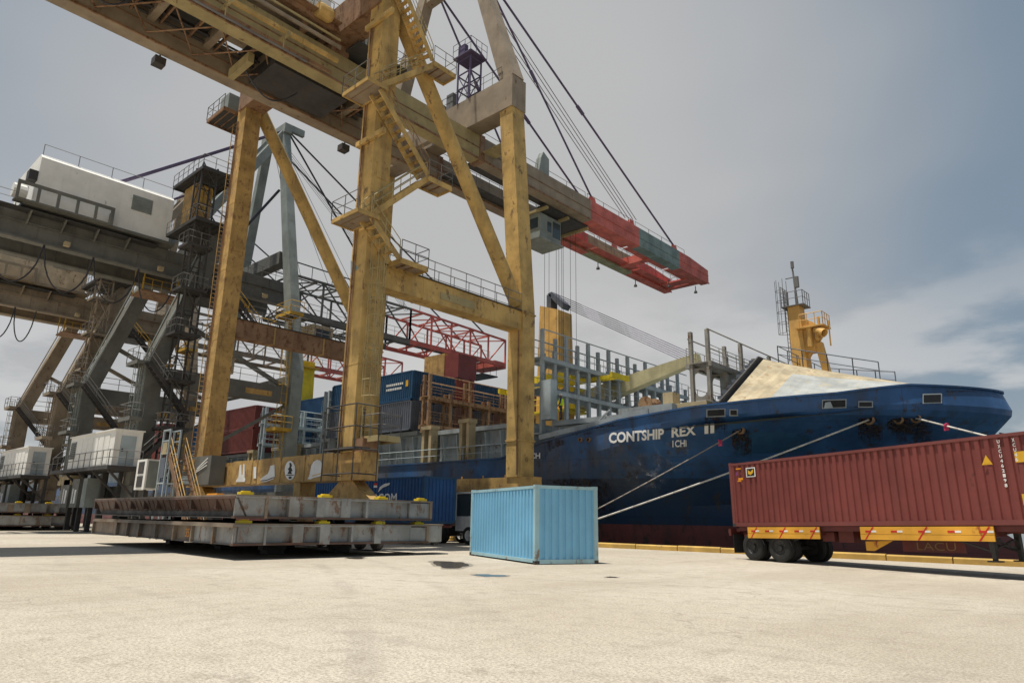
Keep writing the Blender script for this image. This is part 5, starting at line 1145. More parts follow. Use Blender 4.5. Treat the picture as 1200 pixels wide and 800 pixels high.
# ------------------------------------------------------------------ the ship
YC = 48.2; HB = 12.0
def lerp(x, xs, ys): return float(np.interp(x, xs, ys))
def sheer(X): return lerp(X, [-190, -34, -30.5, -24, -19.4, -17, -12, -8.8, -5.2], [5.6, 5.6, 6.45, 7.5, 7.83, 7.95, 8.35, 8.9, 8.95])
def stem(z): return lerp(z, [-6, .2, 1.3, 2.6, 4.6, 6.4, 7.7, 9.5], [-5.4, -5.5, -6.6, -8.6, -7.9, -6.4, -5.15, -5.75])
def shoulder(z): return lerp(z, [-6, 0, 4, 6.3, 7.3, 9.5], [-42, -37, -29, -23.5, -19.6, -18.5])
def halfb(X, z):
    x0, xs = shoulder(z), stem(z)
    if X <= x0: return HB
    t = min(1, (X-x0)/(xs-x0)); p = lerp(z, [-4, 0, 4, 6.3, 7.3, 9], [1.15, 1.2, 1.4, 1.48, 1.52, 1.52])
    q = lerp(z, [4, 7.2], [1, .70]); s = min(1, max(0, (X+19)/9)); s = s*s*(3-2*s)
    return HB*max(0, 1-t**p)**q*max(.4, 1-.19*s*max(0, min(3.0, 7.25-z)))
def hull_hit(px, py, off=.03):
    Y = 37.0
    for _ in range(25):
        p = at_y(px, py, Y); Y = .5*Y+.5*(YC-halfb(p.x, p.z))
    p = at_y(px, py, Y-off); return p
ship = thing('container_ship', 'blue container ship with red waterline moored along the quay', 'ship', (-60, YC, -2.1))
us = list(np.linspace(-175, -46, 14))+list(np.linspace(-44, -20, 25)); nb = 44
m = MB(); rows = []
zf = list(np.linspace(0, .8, 13))+[.84, .87, .90, .93, .96, 1]
def station(i, v):
    # i indexes stations; the fore part is stretched to the stem at every level
    def zl(X):
        zk = min(7.25, sheer(X)-1.0); return -5+(zk+5)*v/.84 if v <= .84 else zk+(sheer(X)-zk)*(v-.84)/.16
    if i < len(us): X = us[i]; z = zl(X); return V(X, 0, z)
    f = (i-len(us)+1)/nb; f = 1-(1-f)**1.9
    X = -20+(14.8)*f; z = zl(X); X = -20+(stem(z)+20)*f; return V(X, 0, z)
ns = len(us)+nb
for side in (-1, 1):
    k = len(m.v)
    for i in range(ns):
        for v in zf:
            p = station(i, v); bb = halfb(p.x, p.z) if i < ns-1 else 0.0; m.v.append((p.x, YC+side*bb, p.z))
    nz = len(zf)
    for i in range(ns-1):
        for j in range(nz-1):
            q = (k+i*nz+j, k+(i+1)*nz+j, k+(i+1)*nz+j+1, k+i*nz+j+1); m.f.append(q if side < 0 else q[::-1])
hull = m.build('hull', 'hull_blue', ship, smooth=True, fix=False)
hull.data.set_sharp_from_angle(angle=rad(14))
m = MB(); m.poly([(-175, YC-HB, -5), (-175, YC+HB, -5), (-175, YC+HB, 5.6), (-175, YC-HB, 5.6)]); m.build('transom', 'hull_blue', ship)
# bulwark lip and deck
m = MB(); lip = []
for i in range(ns):
    p = station(i, 1.0); bb = halfb(p.x, p.z) if i < ns-1 else 0; lip.append((p.x, bb, p.z))
for (a, c) in zip(lip, lip[1:]):
    for s in (-1, 1): m.beam((a[0], YC+s*a[1], a[2]+.03), (c[0], YC+s*c[1], c[2]+.03), .22, .10)
m.build('bulwark_rail', 'hull_blue', ship)
m = MB()
for (a, c) in zip(lip, lip[1:]):
    za, zc_ = (a[2]-(1.05 if a[0] > -31 else .02), c[2]-(1.05 if c[0] > -31 else .02))
    m.poly([(a[0], YC-a[1]+.04, za), (c[0], YC-c[1]+.04, zc_), (c[0], YC+c[1]-.04, zc_), (a[0], YC+a[1]-.04, za)])
m.build('deck', 'deck_green', ship)
# name and marks
def hull_text(body, corners, name):
    (x0, y0), (x1, y1), (x2, y2), (x3, y3) = corners     # tl tr br bl in photo pixels
    def fn(u, w):
        a = (x3+(x2-x3)*u, y3+(y2-y3)*u); b_ = (x0+(x1-x0)*u, y0+(y1-y0)*u)
        return hull_hit(a[0]+(b_[0]-a[0])*w, a[1]+(b_[1]-a[1])*w, .09)
    return letters(body, 1, 1, fn, name, 'ship_white', hull, bold=.035 if name == 'ship_name' else .02)
hull_text('CONTSHIP', ((713.5, 506.8), (778, 501.8), (778, 514), (713.5, 519.5)), 'ship_name')
hull_text('REX', ((787, 501), (815.5, 497.8), (815.5, 509.2), (787, 512.6)), 'ship_name')
hull_text('II', ((825.5, 496.8), (837, 495.6), (837, 507.2), (825.5, 508.3)), 'ship_name')
hull_text('1CHi', ((788, 515.8), (804.5, 514.8), (804.5, 523), (788, 524)), 'draught_mark')
hull_text('1CH', ((618, 530.6), (633, 530.2), (633, 537), (618, 537.4)), 'draught_mark')
def hull_panel(pts, mat, name, parent, off=.035, n=6):
    """panel lying on the plating, given by photo corners, with a little thickness"""
    (x0, y0), (x1, y1), (x2, y2), (x3, y3) = pts; m = MB(); P0, P1 = [], []
    for i in range(n+1):
        u = i/n; P0.append(hull_hit(x3+(x2-x3)*u, y3+(y2-y3)*u, off)); P1.append(hull_hit(x0+(x1-x0)*u, y0+(y1-y0)*u, off))
    for i in range(n): m.hexa([P0[i]+V(0, .1, 0), P0[i+1]+V(0, .1, 0), P1[i+1]+V(0, .1, 0), P1[i]+V(0, .1, 0), P0[i], P0[i+1], P1[i+1], P1[i]])
    return m.build(name, mat, parent)
def port(x0, y0, x1, y1, sk=0, fill=None):
    f = hull_panel(((x0-1.3, y0-1.2), (x1+1.3, y0-1.2+sk), (x1+1.3, y1+1.2+sk), (x0-1.3, y1+1.2)), 'ship_grey', 'mooring_port', hull, .05)
    hull_panel(((x0, y0), (x1, y0+sk), (x1, y1+sk), (x0, y1)), 'painted_dark', 'port_dark_panel', f, .075)  # solid black panel on the plating, imitates the shaded inside of the port
    if fill: hull_panel(fill, 'ship_pale', 'port_inner_plate', f, .095, 2)
port(829, 480.5, 848.5, 487.5, -1); port(856, 480.5, 863, 486, 0)
port(964.5, 469.5, 990.5, 477.5, -1, ((967, 471.5), (973, 470.5), (976.5, 478), (965.5, 478.5))); port(1007, 471, 1021.5, 476, 0); port(1082.5, 462.5, 1102.5, 471.5, -.5)
for (x, y, r) in ((868, 503.5, 3.6), (1018.5, 491.5, 4.2), (1073.5, 490, 3.8), (1053, 491.5, 3.6), (681, 515, 2.2), (690.5, 515, 2.2)):
    m = MB(); c = hull_hit(x, y, 0); rr = r*.045
    m.lathe([(rr*1.5, .1), (rr*1.55, -.10), (rr*1.2, -.2), (rr, -.1), (rr*.95, .1)], c, (0, 1, 0), 16); fo = m.build('fairlead', 'ship_rusty', hull)
    m = MB(); m.lathe([(.0001, -.06), (rr, -.06)], c, (0, 1, 0), 16); m.build('fairlead_dark_disc', 'painted_dark', fo)  # flat black disc painted as the dark inside of the fairlead
for (x, y, w, h) in ((901.5, 516.5, 4.5, 8), (923, 515.5, 2, 3), (939, 510.5, 4, 6)):
    hull_panel(((x, y), (x+w, y-.3), (x+w*.8, y+h), (x+.5, y+h)), 'ship_white', 'hull_mark', hull, .03, 2)
for (x0_, y0_, x1_, y1_) in ((1006, 489, 1034, 524), (1050, 489, 1092, 528), (1040, 490, 1062, 514), (858, 502, 880, 540), (1000, 476, 1024, 500), (960, 478, 996, 506), (1078, 472, 1108, 500), (826, 488, 852, 512), (634, 515, 668, 580), (664, 506, 700, 590), (696, 497, 730, 560), (640, 560, 720, 615), (1108, 458, 1150, 500)):
    hull_panel(((x0_, y0_), (x1_, y0_), (x1_, y1_), (x0_, y1_)), 'rust_run', 'rust_stain', hull, .045, 8)
hull_panel(((862, 506.5), (950, 506), (945, 528), (862, 533)), 'box_navy', 'touch_up_patch', hull, .02)
# whaleback over the forecastle
LW0 = lambda X: YC-halfb(X, sheer(X)-.05)
m = MB(); st = np.linspace(-17.3, -7.6, 14); lowe, ridge = [], []
for X in st:
    f = (X+17.3)/9.7; lowe.append(V(X, LW0(X)+.25, sheer(X)-.05)); zt = 11.75-(11.75-9.5)*f**.9
    yr = 43.2+(47.0-43.2)*f; xr = -17.35+(-8.75+17.35)*f
    ridge.append(V(xr, yr, zt))
mir = lambda p: V(p.x, 2*YC-p.y, p.z)
for i in range(13):
    m.poly([lowe[i], lowe[i+1], ridge[i+1], ridge[i]]); m.poly([ridge[i], ridge[i+1], mir(ridge[i+1]), mir(ridge[i])]); m.poly([mir(ridge[i]), mir(ridge[i+1]), mir(lowe[i+1]), mir(lowe[i])])
wb = m.build('whaleback', 'ship_cream', ship)
a_, c_ = lowe[0], ridge[0]; m = MB()
m.poly([a_, c_, mir(c_), mir(a_)]); m.build('breakwater_plate', 'ship_grey', wb)
m = MB(); d_ = V(-.28, 0, 0)
m.beam(a_+d_, c_+d_, .12, .5, up=(0, -1, 0)); m.beam(c_+d_, mir(c_)+d_, .12, .4); m.build('breakwater_edge', 'steel_dark', wb)
for i in range(9):
    p = (a_+d_*1.6).lerp(c_+d_*1.6, (i+.5)/9); m = MB(); m.bx(p.x-.25, p.x+.05, p.y-.34, p.y-.26, p.z-.10, p.z+.10); m.build('breakwater_bracket', 'box_slate', wb)
m = MB()
for i in range(3, 12):
    m.hexa([p+V(0, d, d*-.6) for d in (0, -.05) for p in (lowe[i].lerp(ridge[i], .04), lowe[i+1].lerp(ridge[i+1], .04), lowe[i+1].lerp(ridge[i+1], .74), lowe[i].lerp(ridge[i], .74))])
m.build('repaired_plating', 'ship_panel', wb)
m = MB(); rr = [V(p.x, p.y+.5, p.z) for p in ridge[1:10]]; m.rails(rr[:1]+rr[2:3]+rr[4:5]+rr[6:7]+rr[8:], h=1.15, gap=1.6, r=.035); m.rails([mir(p) for p in rr[::2]], h=1.15, gap=1.6, r=.035); m.rails([rr[0], mir(rr[0])], gap=1.6, h=1.15, r=.035); m.build('guard_rail', 'box_slate', wb)
# foremast
mx, mz = -16.4, 11.2
m = MB(); m.prism([(mx-.75, YC-.5, mz), (mx+.25, YC-.5, mz), (mx+.05, YC-.5, 16.3), (mx-.75, YC-.5, 16.3)], (0, 1.0, 0)); fm = m.build('foremast', 'ship_orange', ship)
m = MB(); m.beam((mx+1.5, YC, mz-.8), (mx+1.0, YC, 13.5), .45, .45); m.bx(mx+.15, mx+.85, YC-.4, YC+.4, 12.9, 14.6); m.beam((mx+.1, YC, 12.6), (mx+1.5, YC, 14.5), .35, .3); m.prism([(mx+.05, YC-.4, 14.6), (mx+1.15, YC-.4, 14.6), (mx+.8, YC-.4, 15.0), (mx+.05, YC-.4, 15.4)], (0, .8, 0)); m.bx(mx-.2, mx+1.7, YC-.9, YC+.6, 14.52, 14.6); m.rails([(mx+.1, YC-.88, 14.6), (mx+1.65, YC-.88, 14.6), (mx+1.65, YC+.55, 14.6)], h=.9, gap=.45); m.tube((mx+.6, YC-.6, 13.2), (mx+.6, YC-.6, 14.5), .18, 8); m.tube((mx+1.1, YC-.55, 13.6), (mx+1.1, YC-.55, 14.5), .14, 8); m.tube((mx+1.2, YC-.3, 14.7), (mx+1.2, YC-.3, 15.3), .1, 6); m.tube((mx+1.75, YC, 13.2), (mx+1.75, YC, 15.0), .05, 5); m.build('mast_bracket', 'ship_orange', fm)
m = MB(); m.lathe([(.0001, 0), (.16, 0), (.27, .7), (.31, .7), (.20, -.1)], (mx+1.1, YC-.6, 14.3), (.8, -.3, -.5), 14); m.build('ship_horn', 'ship_orange', fm)
m = MB(); m.bx(mx-1.15, mx+.45, YC-.7, YC+.7, 16.3, 16.36); m.rails([(mx-1.1, YC-.65, 16.36), (mx+.4, YC-.65, 16.36), (mx+.4, YC+.65, 16.36)], h=1.0, gap=.5); m.rails([(mx-1.1, YC-.65, 16.36), (mx-1.1, YC+.65, 16.36)], h=1.5, gap=.5); m.build('mast_platform', 'rail_grey', fm)
m = MB(); m.tube((mx-.2, YC, 16.3), (mx-.35, YC, 19.5), .09, 6, .06); m.beam((mx-.9, YC, 18.6), (mx-.2, YC, 18.6), .06, .06); m.tube((mx-.12, YC, 17.8), (mx-.12, YC, 18.6), .16, 8); m.tube((mx-.33, YC, 19.3), (mx-.33, YC, 19.8), .12, 8); m.build('mast_pole', 'rail_grey', fm)
ladder(fm, (mx-.95, YC-.2, mz+1.2), 5.2, 'rail_grey', out=(-1, 0, 0), cage=True)
# lashing bridges athwart the deck
def lashing(X, y0, y1, z0, z1, mat, pitch, levels, holes=True, wide=.9, railmat=None, name='lashing_bridge'):
    m = MB(); m.bx(X-wide/2, X+wide/2, y0, y1, z0, z0+.12); br = m.build(name, mat, ship); railmat = railmat or mat
    n = max(2, round((y1-y0)/pitch)); yy = np.linspace(y0+.2, y1-.2, n+1)
    for k, y in enumerate(yy):
        h = z1 if k % 2 == 0 else z1-1.4
        for dx in (-wide/2+.1, wide/2-.1):
            m = MB(); m.bx(X+dx-.11, X+dx+.11, y-.14, y+.14, z0+.12, h); m.build('post', mat, br)
        if holes:
            # web plate with a tall rounded opening between each pair of posts
            zlo, zhi = levels[0], levels[1] if len(levels) > 1 else h-.3
            w0, w1 = X-wide/2+.21, X+wide/2-.21; zz0, zz1 = zlo+.15, zhi-.3; r = (w1-w0)*.42; xc = (w0+w1)/2
            arc = [(xc+r*math.cos(a), zz1-r-.15+r*math.sin(a)) for a in np.linspace(0, math.pi, 9)]+[(xc+r*math.cos(a), zz0+r+.25+r*math.sin(a)) for a in np.linspace(math.pi, 2*math.pi, 9)]
            outr = [(w1, zz1), (w0, zz1), (w0, zz0), (w1, zz0)]
            m = MB()
            L = len(arc); idx = {0: (w1, zz1), 4: (xc, zz1), 8: (w0, zz1), 9: (w0, zz0), 13: (xc, zz0), 17: (w1, zz0)}
            ring = []
            for i, (ax_, az_) in enumerate(arc):
                if i <= 8: ring.append((w1+(w0-w1)*i/8, zz1) if True else None)
                else: ring.append((w0+(w1-w0)*(i-9)/8, zz0))
            for i in range(L):
                j = (i+1) % L; m.poly([(arc[i][0], y, arc[i][1]), (arc[j][0], y, arc[j][1]), (ring[j][0], y, ring[j][1]), (ring[i][0], y, ring[i][1])])
            m.build('web_plate', mat, br)
    for z in levels:
        m = MB(); m.bx(X-wide/2-.25, X-wide/2+.03, y0, y1, z-.28, z-.02); m.bx(X+wide/2-.03, X+wide/2+.2, y0, y1, z-.28, z-.02); m.bx(X-wide/2-.2, X+wide/2+.18, y0, y1, z-.02, z+.04); wk = m.build('walkway', mat, br)
        m = MB(); m.rails([(X+wide/2+.15, y0, z+.04), (X+wide/2+.15, y1, z+.04)], gap=1.3, r=.025); m.rails([(X-wide/2-.15, y0, z+.04), (X-wide/2-.15, y1, z+.04)], gap=1.3, r=.025); m.build('guard_rail', railmat, wk)
    m = MB(); m.tube((X+wide/2, y0, z1), (X+wide/2, y1, z1), .05, 5); m.tube((X-wide/2, y0, z1-.5), (X-wide/2, y1, z1-.5), .05, 5); m.build('top_rail', mat, br)
    return br
lashing(-31.9, 37.4, 59.0, 7.3, 15.0, 'ship_grey', 1.45, (10.6, 12.9), wide=1.25)
lashing(-20.6, 40.6, 56.0, 7.0, 13.7, 'ship_worn', 2.4, (8.9, 11.5), wide=1.4)
m = MB(); m.bx(-21.2, -19.6, 44.8, 52.0, 7.0, 11.4); m.build('deck_house', 'ship_grey', ship)
lashing(-43.9, 37.3, 59.0, 8.3, 13.2, 'ship_rusty', 2.5, (8.9, 11.3))
lashing(-70.9, 37.3, 59.0, 6.0, 13.0, 'ship_pale', 2.5, (9.0, 11.2))
lashing(-58.8, 37.3, 59.0, 6.0, 13.4, 'ship_pale', 2.5, (9.2, 11.4))
# coamings, pedestals and side railings
for (x0, x1, zt) in ((-175, -86.5, 8.2), (-85.4, -72.2, 8.2), (-69.6, -59.8, 8.5), (-57.9, -45.3, 8.6), (-42.9, -33.2, 8.4), (-30.8, -22.4, 8.2)):
    m = MB(); m.bx(x0, x1, 38.3, 58.1, 5.0, zt-.35); cm = m.build('hatch_coaming', 'ship_grey', ship)
    m = MB(); m.bx(x0+.1, x1-.1, 37.9, 58.4, zt-.34, zt); m.build('deck_hatch', 'ship_grey', cm)
    for x in np.arange(x0+.8, x1-.3, 1.6):
        if x < -110: continue
        m = MB(); m.prism([(x, 38.29, zt-.5), (x, 37.8, zt-.5), (x, 38.15, 5.7), (x, 38.29, 5.7)], (.08, 0, 0)); m.build('coaming_stay', 'ship_pale', cm)
    m = MB(); m.bx(x0+.2, x1-.2, 38.1, 38.29, 6.9, 7.0); m.build('coaming_stiffener', 'ship_grey', cm)
for i, (x, z0, z1, w, mt) in enumerate(((-43.0, 5.5, 8.7, 1.2, 'ship_beige'), (-38.6, 5.6, 8.9, 1.1, 'ship_beige'), (-57.5, 5.5, 8.6, 1.1, 'ship_grey'), (-72.0, 5.5, 8.3, 1.2, 'ship_beige'), (-63.5, 5.5, 8.5, 1.0, 'ship_beige'))):
    for s in (-1, 1):
        m = MB(); m.bx(x+s*w*.36-.16, x+s*w*.36+.16, 36.9, 37.6, z0, z1-.3); m.build('pedestal', mt, ship)
    m = MB(); m.bx(x-w*.55, x+w*.55, 36.8, 37.7, z1-.3, z1); m.build('pedestal_cap', mt, ship)
m = MB(); m.bx(-30.9, -30.0, 36.9, 37.6, 8.2, 11.0); m.bx(-30.85, -30.05, 36.88, 36.9, 8.5, 10.7); m.build('locker', 'ship_pale', ship)
m = MB(); m.rails([(-100, 36.45, 5.6), (-34.2, 36.45, 5.6)], h=1.1, gap=2.0, r=.03); m.build('side_railing', 'ship_pale', ship)
m = MB(); m.beam((-30.6, 36.4, 6.9), (-22.0, 36.5, 7.95), .12, .35); m.beam((-26.3, 36.55, 7.3), (-24.9, 36.6, 8.3), .1, .1); m.bx(-24.9, -21.0, 37.6, 38.6, 7.2, 8.5); m.build('gangway_rail', 'ship_grey', ship)
m = MB(); m.bx(-22.6, -19.0, 38.2, 39.4, 7.2, 8.55); m.bx(-21.9, -21.2, 38.1, 39.0, 8.55, 9.3); m.build('mooring_winch', 'ship_beige', ship)
m = MB(); m.lathe([(.0001, 0), (.5, 0), (.5, .15), (.3, .2), (.3, 1.1), (.5, 1.15), (.5, 1.3), (.0001, 1.3)], (-23.4, 38.4, 8.8), (0, 1, 0), 14); m.build('winch_drum', 'ship_rusty', ship)
# deck crane: column, machinery at its foot, jib laid forward and luffing ropes
m = MB(); m.hexa([(-40.1, YC-1.2, 6), (-37.3, YC-1.2, 6), (-37.3, YC+1.2, 6), (-40.1, YC+1.2, 6), (-39.7, YC-1.0, 20.8), (-37.5, YC-1.0, 20.0), (-37.5, YC+1.0, 20.0), (-39.7, YC+1.0, 20.8)]); dc = m.build('deck_crane_column', 'ship_orange', ship)
m = MB(); m.bx(-39.3, -38.8, YC-.5, YC+.5, 20.5, 21.9); m.prism([(-39.2, YC-.5, 22.0), (-38.7, YC-.5, 22.1), (-37.2, YC-.5, 20.6), (-37.5, YC-.5, 20.2), (-38.5, YC-.5, 21.2)], (0, 1.0, 0)); m.build('crane_head', 'box_slate', dc)
m = MB(); m.bx(-40.3, -36.2, YC-1.7, YC+1.7, 10.6, 10.75); m.rails([(-40.3, YC-1.7, 10.75), (-36.2, YC-1.7, 10.75), (-36.2, YC+1.7, 10.75)], gap=1); m.bx(-37.2, -35.6, YC-1.2, YC+1.0, 10.75, 12.6); m.build('crane_platform', 'stopper_yellow', dc)
m = MB(); m.beam((-36.8, YC, 11.3), (-32.0, YC, 12.2), 1.0, 1.3, 1.0, 1.4); m.beam((-32.0, YC, 12.2), (-24.4, YC, 13.75), 1.0, 1.4, .7, .7); m.build('crane_jib', 'ship_jib', dc)
for k in range(6):
    m = MB(); m.tube((-38.2+.15*k, YC-.5+.2*k, 21.8-.28*k), (-24.7-.25*k, YC-.3+.12*k, 14.05-.05*k), .03, 4); m.build('luffing_rope', 'stay_purple', dc)
m = MB(); m.tube((-24.9, YC, 12.6), (-24.9, YC, 13.5), .28, 8); m.build('hook_block', 'ship_rusty', dc)
m = MB(); m.hexa([(-83.3, YC-1.2, 6), (-80.5, YC-1.2, 6), (-80.5, YC+1.2, 6), (-83.3, YC+1.2, 6), (-83.3, YC-1.0, 21.5), (-80.9, YC-1.0, 21.5), (-80.9, YC+1.0, 21.5), (-83.3, YC+1.0, 21.5)]); d2 = m.build('deck_crane_column', 'stopper_yellow', ship)
m = MB(); m.bx(-83.6, -80.4, YC-1.5, YC+1.5, 20.5, 20.7); m.rails([(-83.6, YC-1.5, 20.7), (-80.4, YC-1.5, 20.7), (-80.4, YC+1.5, 20.7)], gap=1); m.build('crane_platform', 'rail_yellow', d2)
# deck containers (each box its own thing)
def stack(x0, rows, z, L, y0=37.25, pitch=2.5):
    for (r, tier, wall, lab) in rows:
        container(lab, (x0, y0+r*pitch, z+tier*2.6), 0, L=L, wall=wall, detail=False, door='left', group='containers on the ship deck')
R_ = 8.62
stack(-57.75, [(0, 0, 'box_slate', 'slate grey container under a blue one beside the rusty lashing bridge'),
    (0, 1, 'box_navy', 'dark blue lettered container on top of the slate grey one'),
    (1, 0, 'box_slate', 'grey container in the lower tier just inboard of the slate grey one'),
    (1, 1, 'box_navy', 'navy container in the upper tier just inboard of the lettered blue one'),
    (2, 0, 'box_brown', 'brown container in the lower tier behind the rusty lashing bridge'),
    (2, 1, 'box_red', 'red brown container in the upper tier behind the rusty lashing bridge'),
    (3, 0, 'box_slate', 'slate container in the lower tier, fourth row in from the quay'),
    (3, 1, 'box_navy', 'navy container in the upper tier, fourth row in from the quay'),
    (4, 0, 'box_brown', 'brown container in the lower tier, fifth row in from the quay'),
    (4, 1, 'box_navy', 'navy container in the upper tier, fifth row in from the quay'),
    (5, 0, 'box_red', 'red container in the lower tier, sixth row in from the quay'),
    (5, 1, 'box_red', 'red container in the upper tier, sixth row in from the quay'),
    (6, 0, 'box_brown', 'brown container in the lower tier, seventh row in from the quay'),
    (6, 1, 'box_red', 'red container in the upper tier, seventh row in from the quay'),
    (7, 0, 'box_brown', 'brown container in the lower tier, far row behind the rusty lashing bridge'),
    (7, 1, 'box_brown', 'brown container in the upper tier, far row behind the rusty lashing bridge')], R_, 12.192)
stack(-84.9, [(0, 0, 'box_maroon', 'maroon container at the bottom of the stack beside the pale lashing bridge'),
    (0, 1, 'box_maroon', 'maroon container on top of another beside the pale lashing bridge'),
    (1, 0, 'box_slate', 'grey container inboard of the lower maroon one'),
    (1, 1, 'box_red', 'red container inboard of the upper maroon one'),
    (2, 0, 'box_navy', 'navy container in the lower tier two rows inboard of the maroon pair'),
    (2, 1, 'box_navy', 'navy container in the upper tier two rows inboard of the maroon pair'),
    (3, 1, 'box_slate', 'slate container in the upper tier three rows inboard of the maroon pair'),
    (3, 0, 'box_slate', 'slate container in the lower tier three rows inboard of the maroon pair'),
    (4, 0, 'box_navy', 'navy container in the lower tier four rows inboard of the maroon pair'),
    (4, 1, 'box_navy', 'navy container in the upper tier four rows inboard of the maroon pair'),
    (4, 2, 'box_navy', 'navy container in the third tier above the rows inboard of the maroon pair')], 8.22, 12.192)
stack(-69.3, [(4, 0, 'box_navy', 'navy container under the teal one behind the yellow caged ladder'),
    (4, 1, 'box_teal', 'teal container behind the yellow caged ladder'),
    (5, 0, 'box_slate', 'slate container under a dark one behind the yellow caged ladder'),
    (5, 1, 'box_slate', 'dark slate container beside the teal one behind the ladder')], 8.52, 6.058)
stack(-110.0, [(0, 0, 'box_red', 'faded red container at the bottom of the stack seen past the grey crane leg'), (0, 1, 'box_red', 'faded red container on top of the stack seen past the grey crane leg'),
    (1, 0, 'box_slate', 'grey container inboard of the lower faded red one'), (1, 1, 'box_navy', 'navy container inboard of the upper faded red one')], 8.22, 12.192)
# lettering on the blue deck box
for z, w in ((13.05, 2.6), (12.62, 2.9)):
    pass
lb = [o for o in col.objects if o.get('label', '').startswith('dark blue lettered')][0]
for z0, w0, x0 in ((1.45, 2.4, 8.6), (1.05, 2.2, 8.6)):
    for k in range(9):
        m = MB(); m.bx(x0+w0*k/9, x0+w0*(k+.72)/9, -.012, -.004, z0, z0+.2); m.build('lettering', 'sign_white', lb, local=True)
m = MB(); m.bx(11.3, 11.62, -.012, -.004, 1.2, 1.75); m.build('company_sticker', 'sign_amber', lb, local=True)
letters('M', .8, .6, lambda u, w: (6.1+u, -.006, 1.45+w), 'lettering', 'sign_white', lb, local=True)
# raised steel housing above the boxes
oh = thing('deck_housing', 'rust orange and maroon steel housing raised on posts above the deck boxes', 'housing', (-54, YC, 8.6))
m = MB(); m.bx(-55.9, -52.7, 47.2, 49.9, 15.6, 18.2); m.build('orange_house', 'crane_orange', oh)
m = MB(); m.bx(-52.695, -50.6, 47.25, 49.85, 15.4, 17.9); m.build('maroon_house', 'box_maroon', oh)
for x in (-55.6, -53.0, -50.9):
    for y in (47.5, 49.6):
        m = MB(); m.bx(x-.16, x+.16, y-.16, y+.16, 13.85, 15.6 if x < -52.8 else 15.4); m.build('post', 'ship_rusty', oh)
# seaman on the hatch
def person(label, loc, rz):
    v = [(0, 0, .95), (0, 0, 1.15), (0, 0, 1.38), (0, 0, 1.50), (0, .01, 1.60), (0, .01, 1.74), (.10, 0, .90), (.12, .02, .5), (.12, -.02, .08), (.12, .12, .03), (-.10, 0, .90), (-.12, -.02, .5), (-.12, -.04, .08), (-.12, .10, .03),
         (.20, 0, 1.40), (.27, .02, 1.13), (.25, .16, .95), (.25, .22, .88), (-.20, 0, 1.40), (-.27, .02, 1.13), (-.25, .16, .95), (-.25, .22, .88)]
    e = [(0, 1), (1, 2), (2, 3), (3, 4), (4, 5), (0, 6), (6, 7), (7, 8), (8, 9), (0, 10), (10, 11), (11, 12), (12, 13), (2, 14), (14, 15), (15, 16), (16, 17), (2, 18), (18, 19), (19, 20), (20, 21)]
    r = [.13, .12, .14, .06, .085, .08, .10, .07, .05, .045, .10, .07, .05, .045, .07, .05, .04, .04, .07, .05, .04, .04]
    t = thing('person', label, 'person', loc, rz)
    me = bpy.data.meshes.new('body'); me.from_pydata(v, e, []); o = bpy.data.objects.new('body', me); col.objects.link(o); o.parent = t
    md = o.modifiers.new('skin', 'SKIN'); sv = me.skin_vertices[0].data
    for i, q in enumerate(r): sv[i].radius = (q, q*.8)
    sv[0].use_root = True; o.modifiers.new('sub', 'SUBSURF').levels = 1; o.modifiers['sub'].render_levels = 2; me.materials.append(MATS['cloth_navy'])
    m = MB(); m.lathe([(.155, .96), (.17, 1.1), (.185, 1.3), (.17, 1.42), (.08, 1.48)], (0, 0, 0), (0, 0, 1), 14); m.build('vest', 'hivis', t, local=True)
    m = MB(); m.lathe([(.11, 1.68), (.115, 1.72), (.09, 1.80), (.0001, 1.83)], (0, .01, 0), (0, 0, 1), 12); m.build('hard_hat', 'sign_white', t, local=True)
    m = MB(); m.lathe([(.0001, 1.53), (.08, 1.57), (.095, 1.64), (.09, 1.70), (.0001, 1.71)], (0, .02, 0), (0, 0, 1), 12); m.build('face', 'skin', t, local=True)
    return t
person('crewman in lime yellow vest and dark trousers standing below the lashing bridge', (at_x(657.5, 480, -29.6).x, at_x(657.5, 480, -29.6).y, 8.2), rad(120))
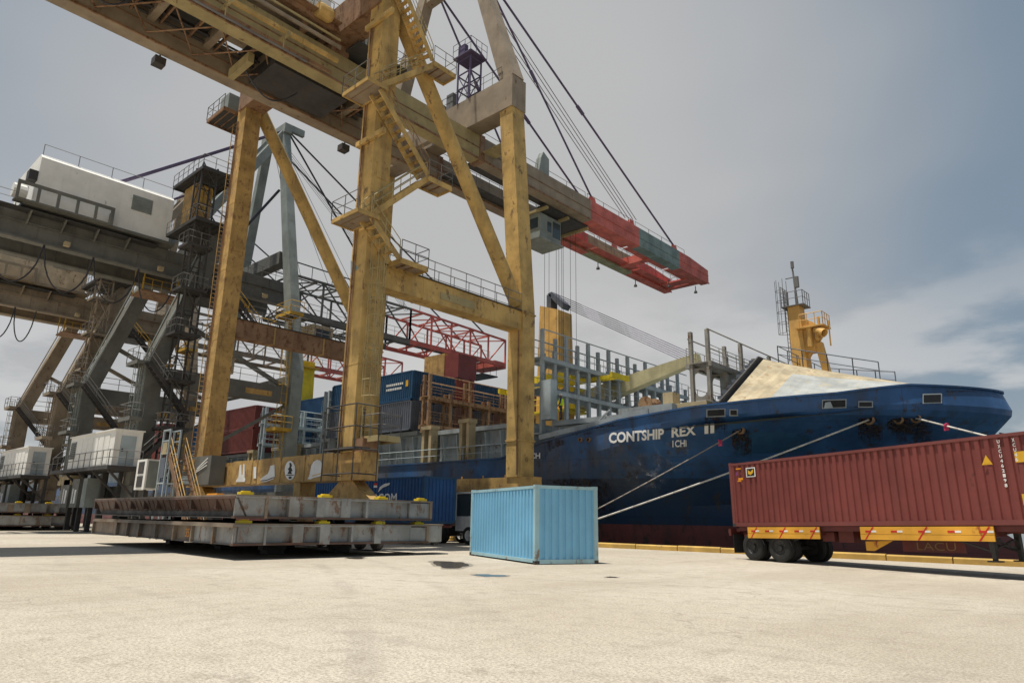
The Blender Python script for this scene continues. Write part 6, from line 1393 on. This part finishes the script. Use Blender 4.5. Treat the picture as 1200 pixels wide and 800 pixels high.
# ------------------------------------------------------------------ mooring lines and bollards
def bollard(label, x, y):
    m = MB(); m.lathe([(.0001, 0), (.3, 0), (.3, .06), (.17, .1), (.16, .38), (.26, .46), (.26, .54), (.18, .6), (.0001, .6)], (x, y, .002), (0, 0, 1), 16)
    return tag(m.build('mooring_bollard', 'steel_dark', smooth=True), label, 'bollard', 'bollards along the quay edge')
bollard('bollard behind the light blue container holding two bow lines', -27.2, 32.55)
bollard('bollard past the tractor holding the forward bow line', 8.0, 32.6)
bollard('bollard taking the line from the tip of the bow', 11.5, 32.6)
def mooring(label, a, c, r, mat, sag, guard=None, gm='pink'):
    a, c = V(a), V(c); t = thing('mooring_line', label, 'rope', c)
    pts = [a.lerp(c, i/24)-V(0, 0, sag*4*(i/24)*(1-i/24)) for i in range(25)]
    m = MB(); m.path(pts, r, 8); m.build('rope', mat, t, smooth=True)
    for g in (guard or ()):
        p = a.lerp(c, g)-V(0, 0, sag*4*g*(1-g)); m = MB(); d_ = (c-a).normalized(); m.lathe([(.02, 0), (.17, .02), (.17, .05), (.02, .06)], p, d_, 14); m.bx(p.x-.11, p.x+.11, p.y-.02, p.y+.02, p.z-.24, p.z+.1); m.build('rat_guard', gm, t)
f1, f2, f3 = hull_hit(868, 503.5, .1), hull_hit(1018.5, 491.5, .1), hull_hit(1073.5, 490, .1)
mooring('thin grey bow line with red rat guard running down beside the ship name', f1, (-27.2, 32.5, .40), .035, 'rope_grey', .12, (.10, ))
mooring('thick white bow line running down behind the maroon container', f2, (-27.1, 32.6, .45), .05, 'rope_white', .15)
mooring('white bow line with pink rat guard running forward', f3, (8.0, 32.55, .45), .05, 'rope_white', .1, (.09, ))
mooring('dark line with violet rat guard from the tip of the bow', (-5.9, YC-.6, 6.6), (11.5, 32.55, .45), .04, 'rope_grey', .1, (.10, ), 'violet')
m = MB(); p = hull_hit(847, 560, .12)
# fenders between hull and quay
for k, x in enumerate((-70, -55, -42, -30)):
    m = MB(); m.lathe([(.0001, -1.4), (.8, -1.35), (1.15, -1.0), (1.15, 1.0), (.8, 1.35), (.0001, 1.4)], (x, 34.85, -1.1), (1, 0, 0), 16)
    tag(m.build('quay_fender', 'rubber', smooth=True), 'black cylinder fender floating between the hull and the quay wall', 'fender', 'fenders between hull and quay')
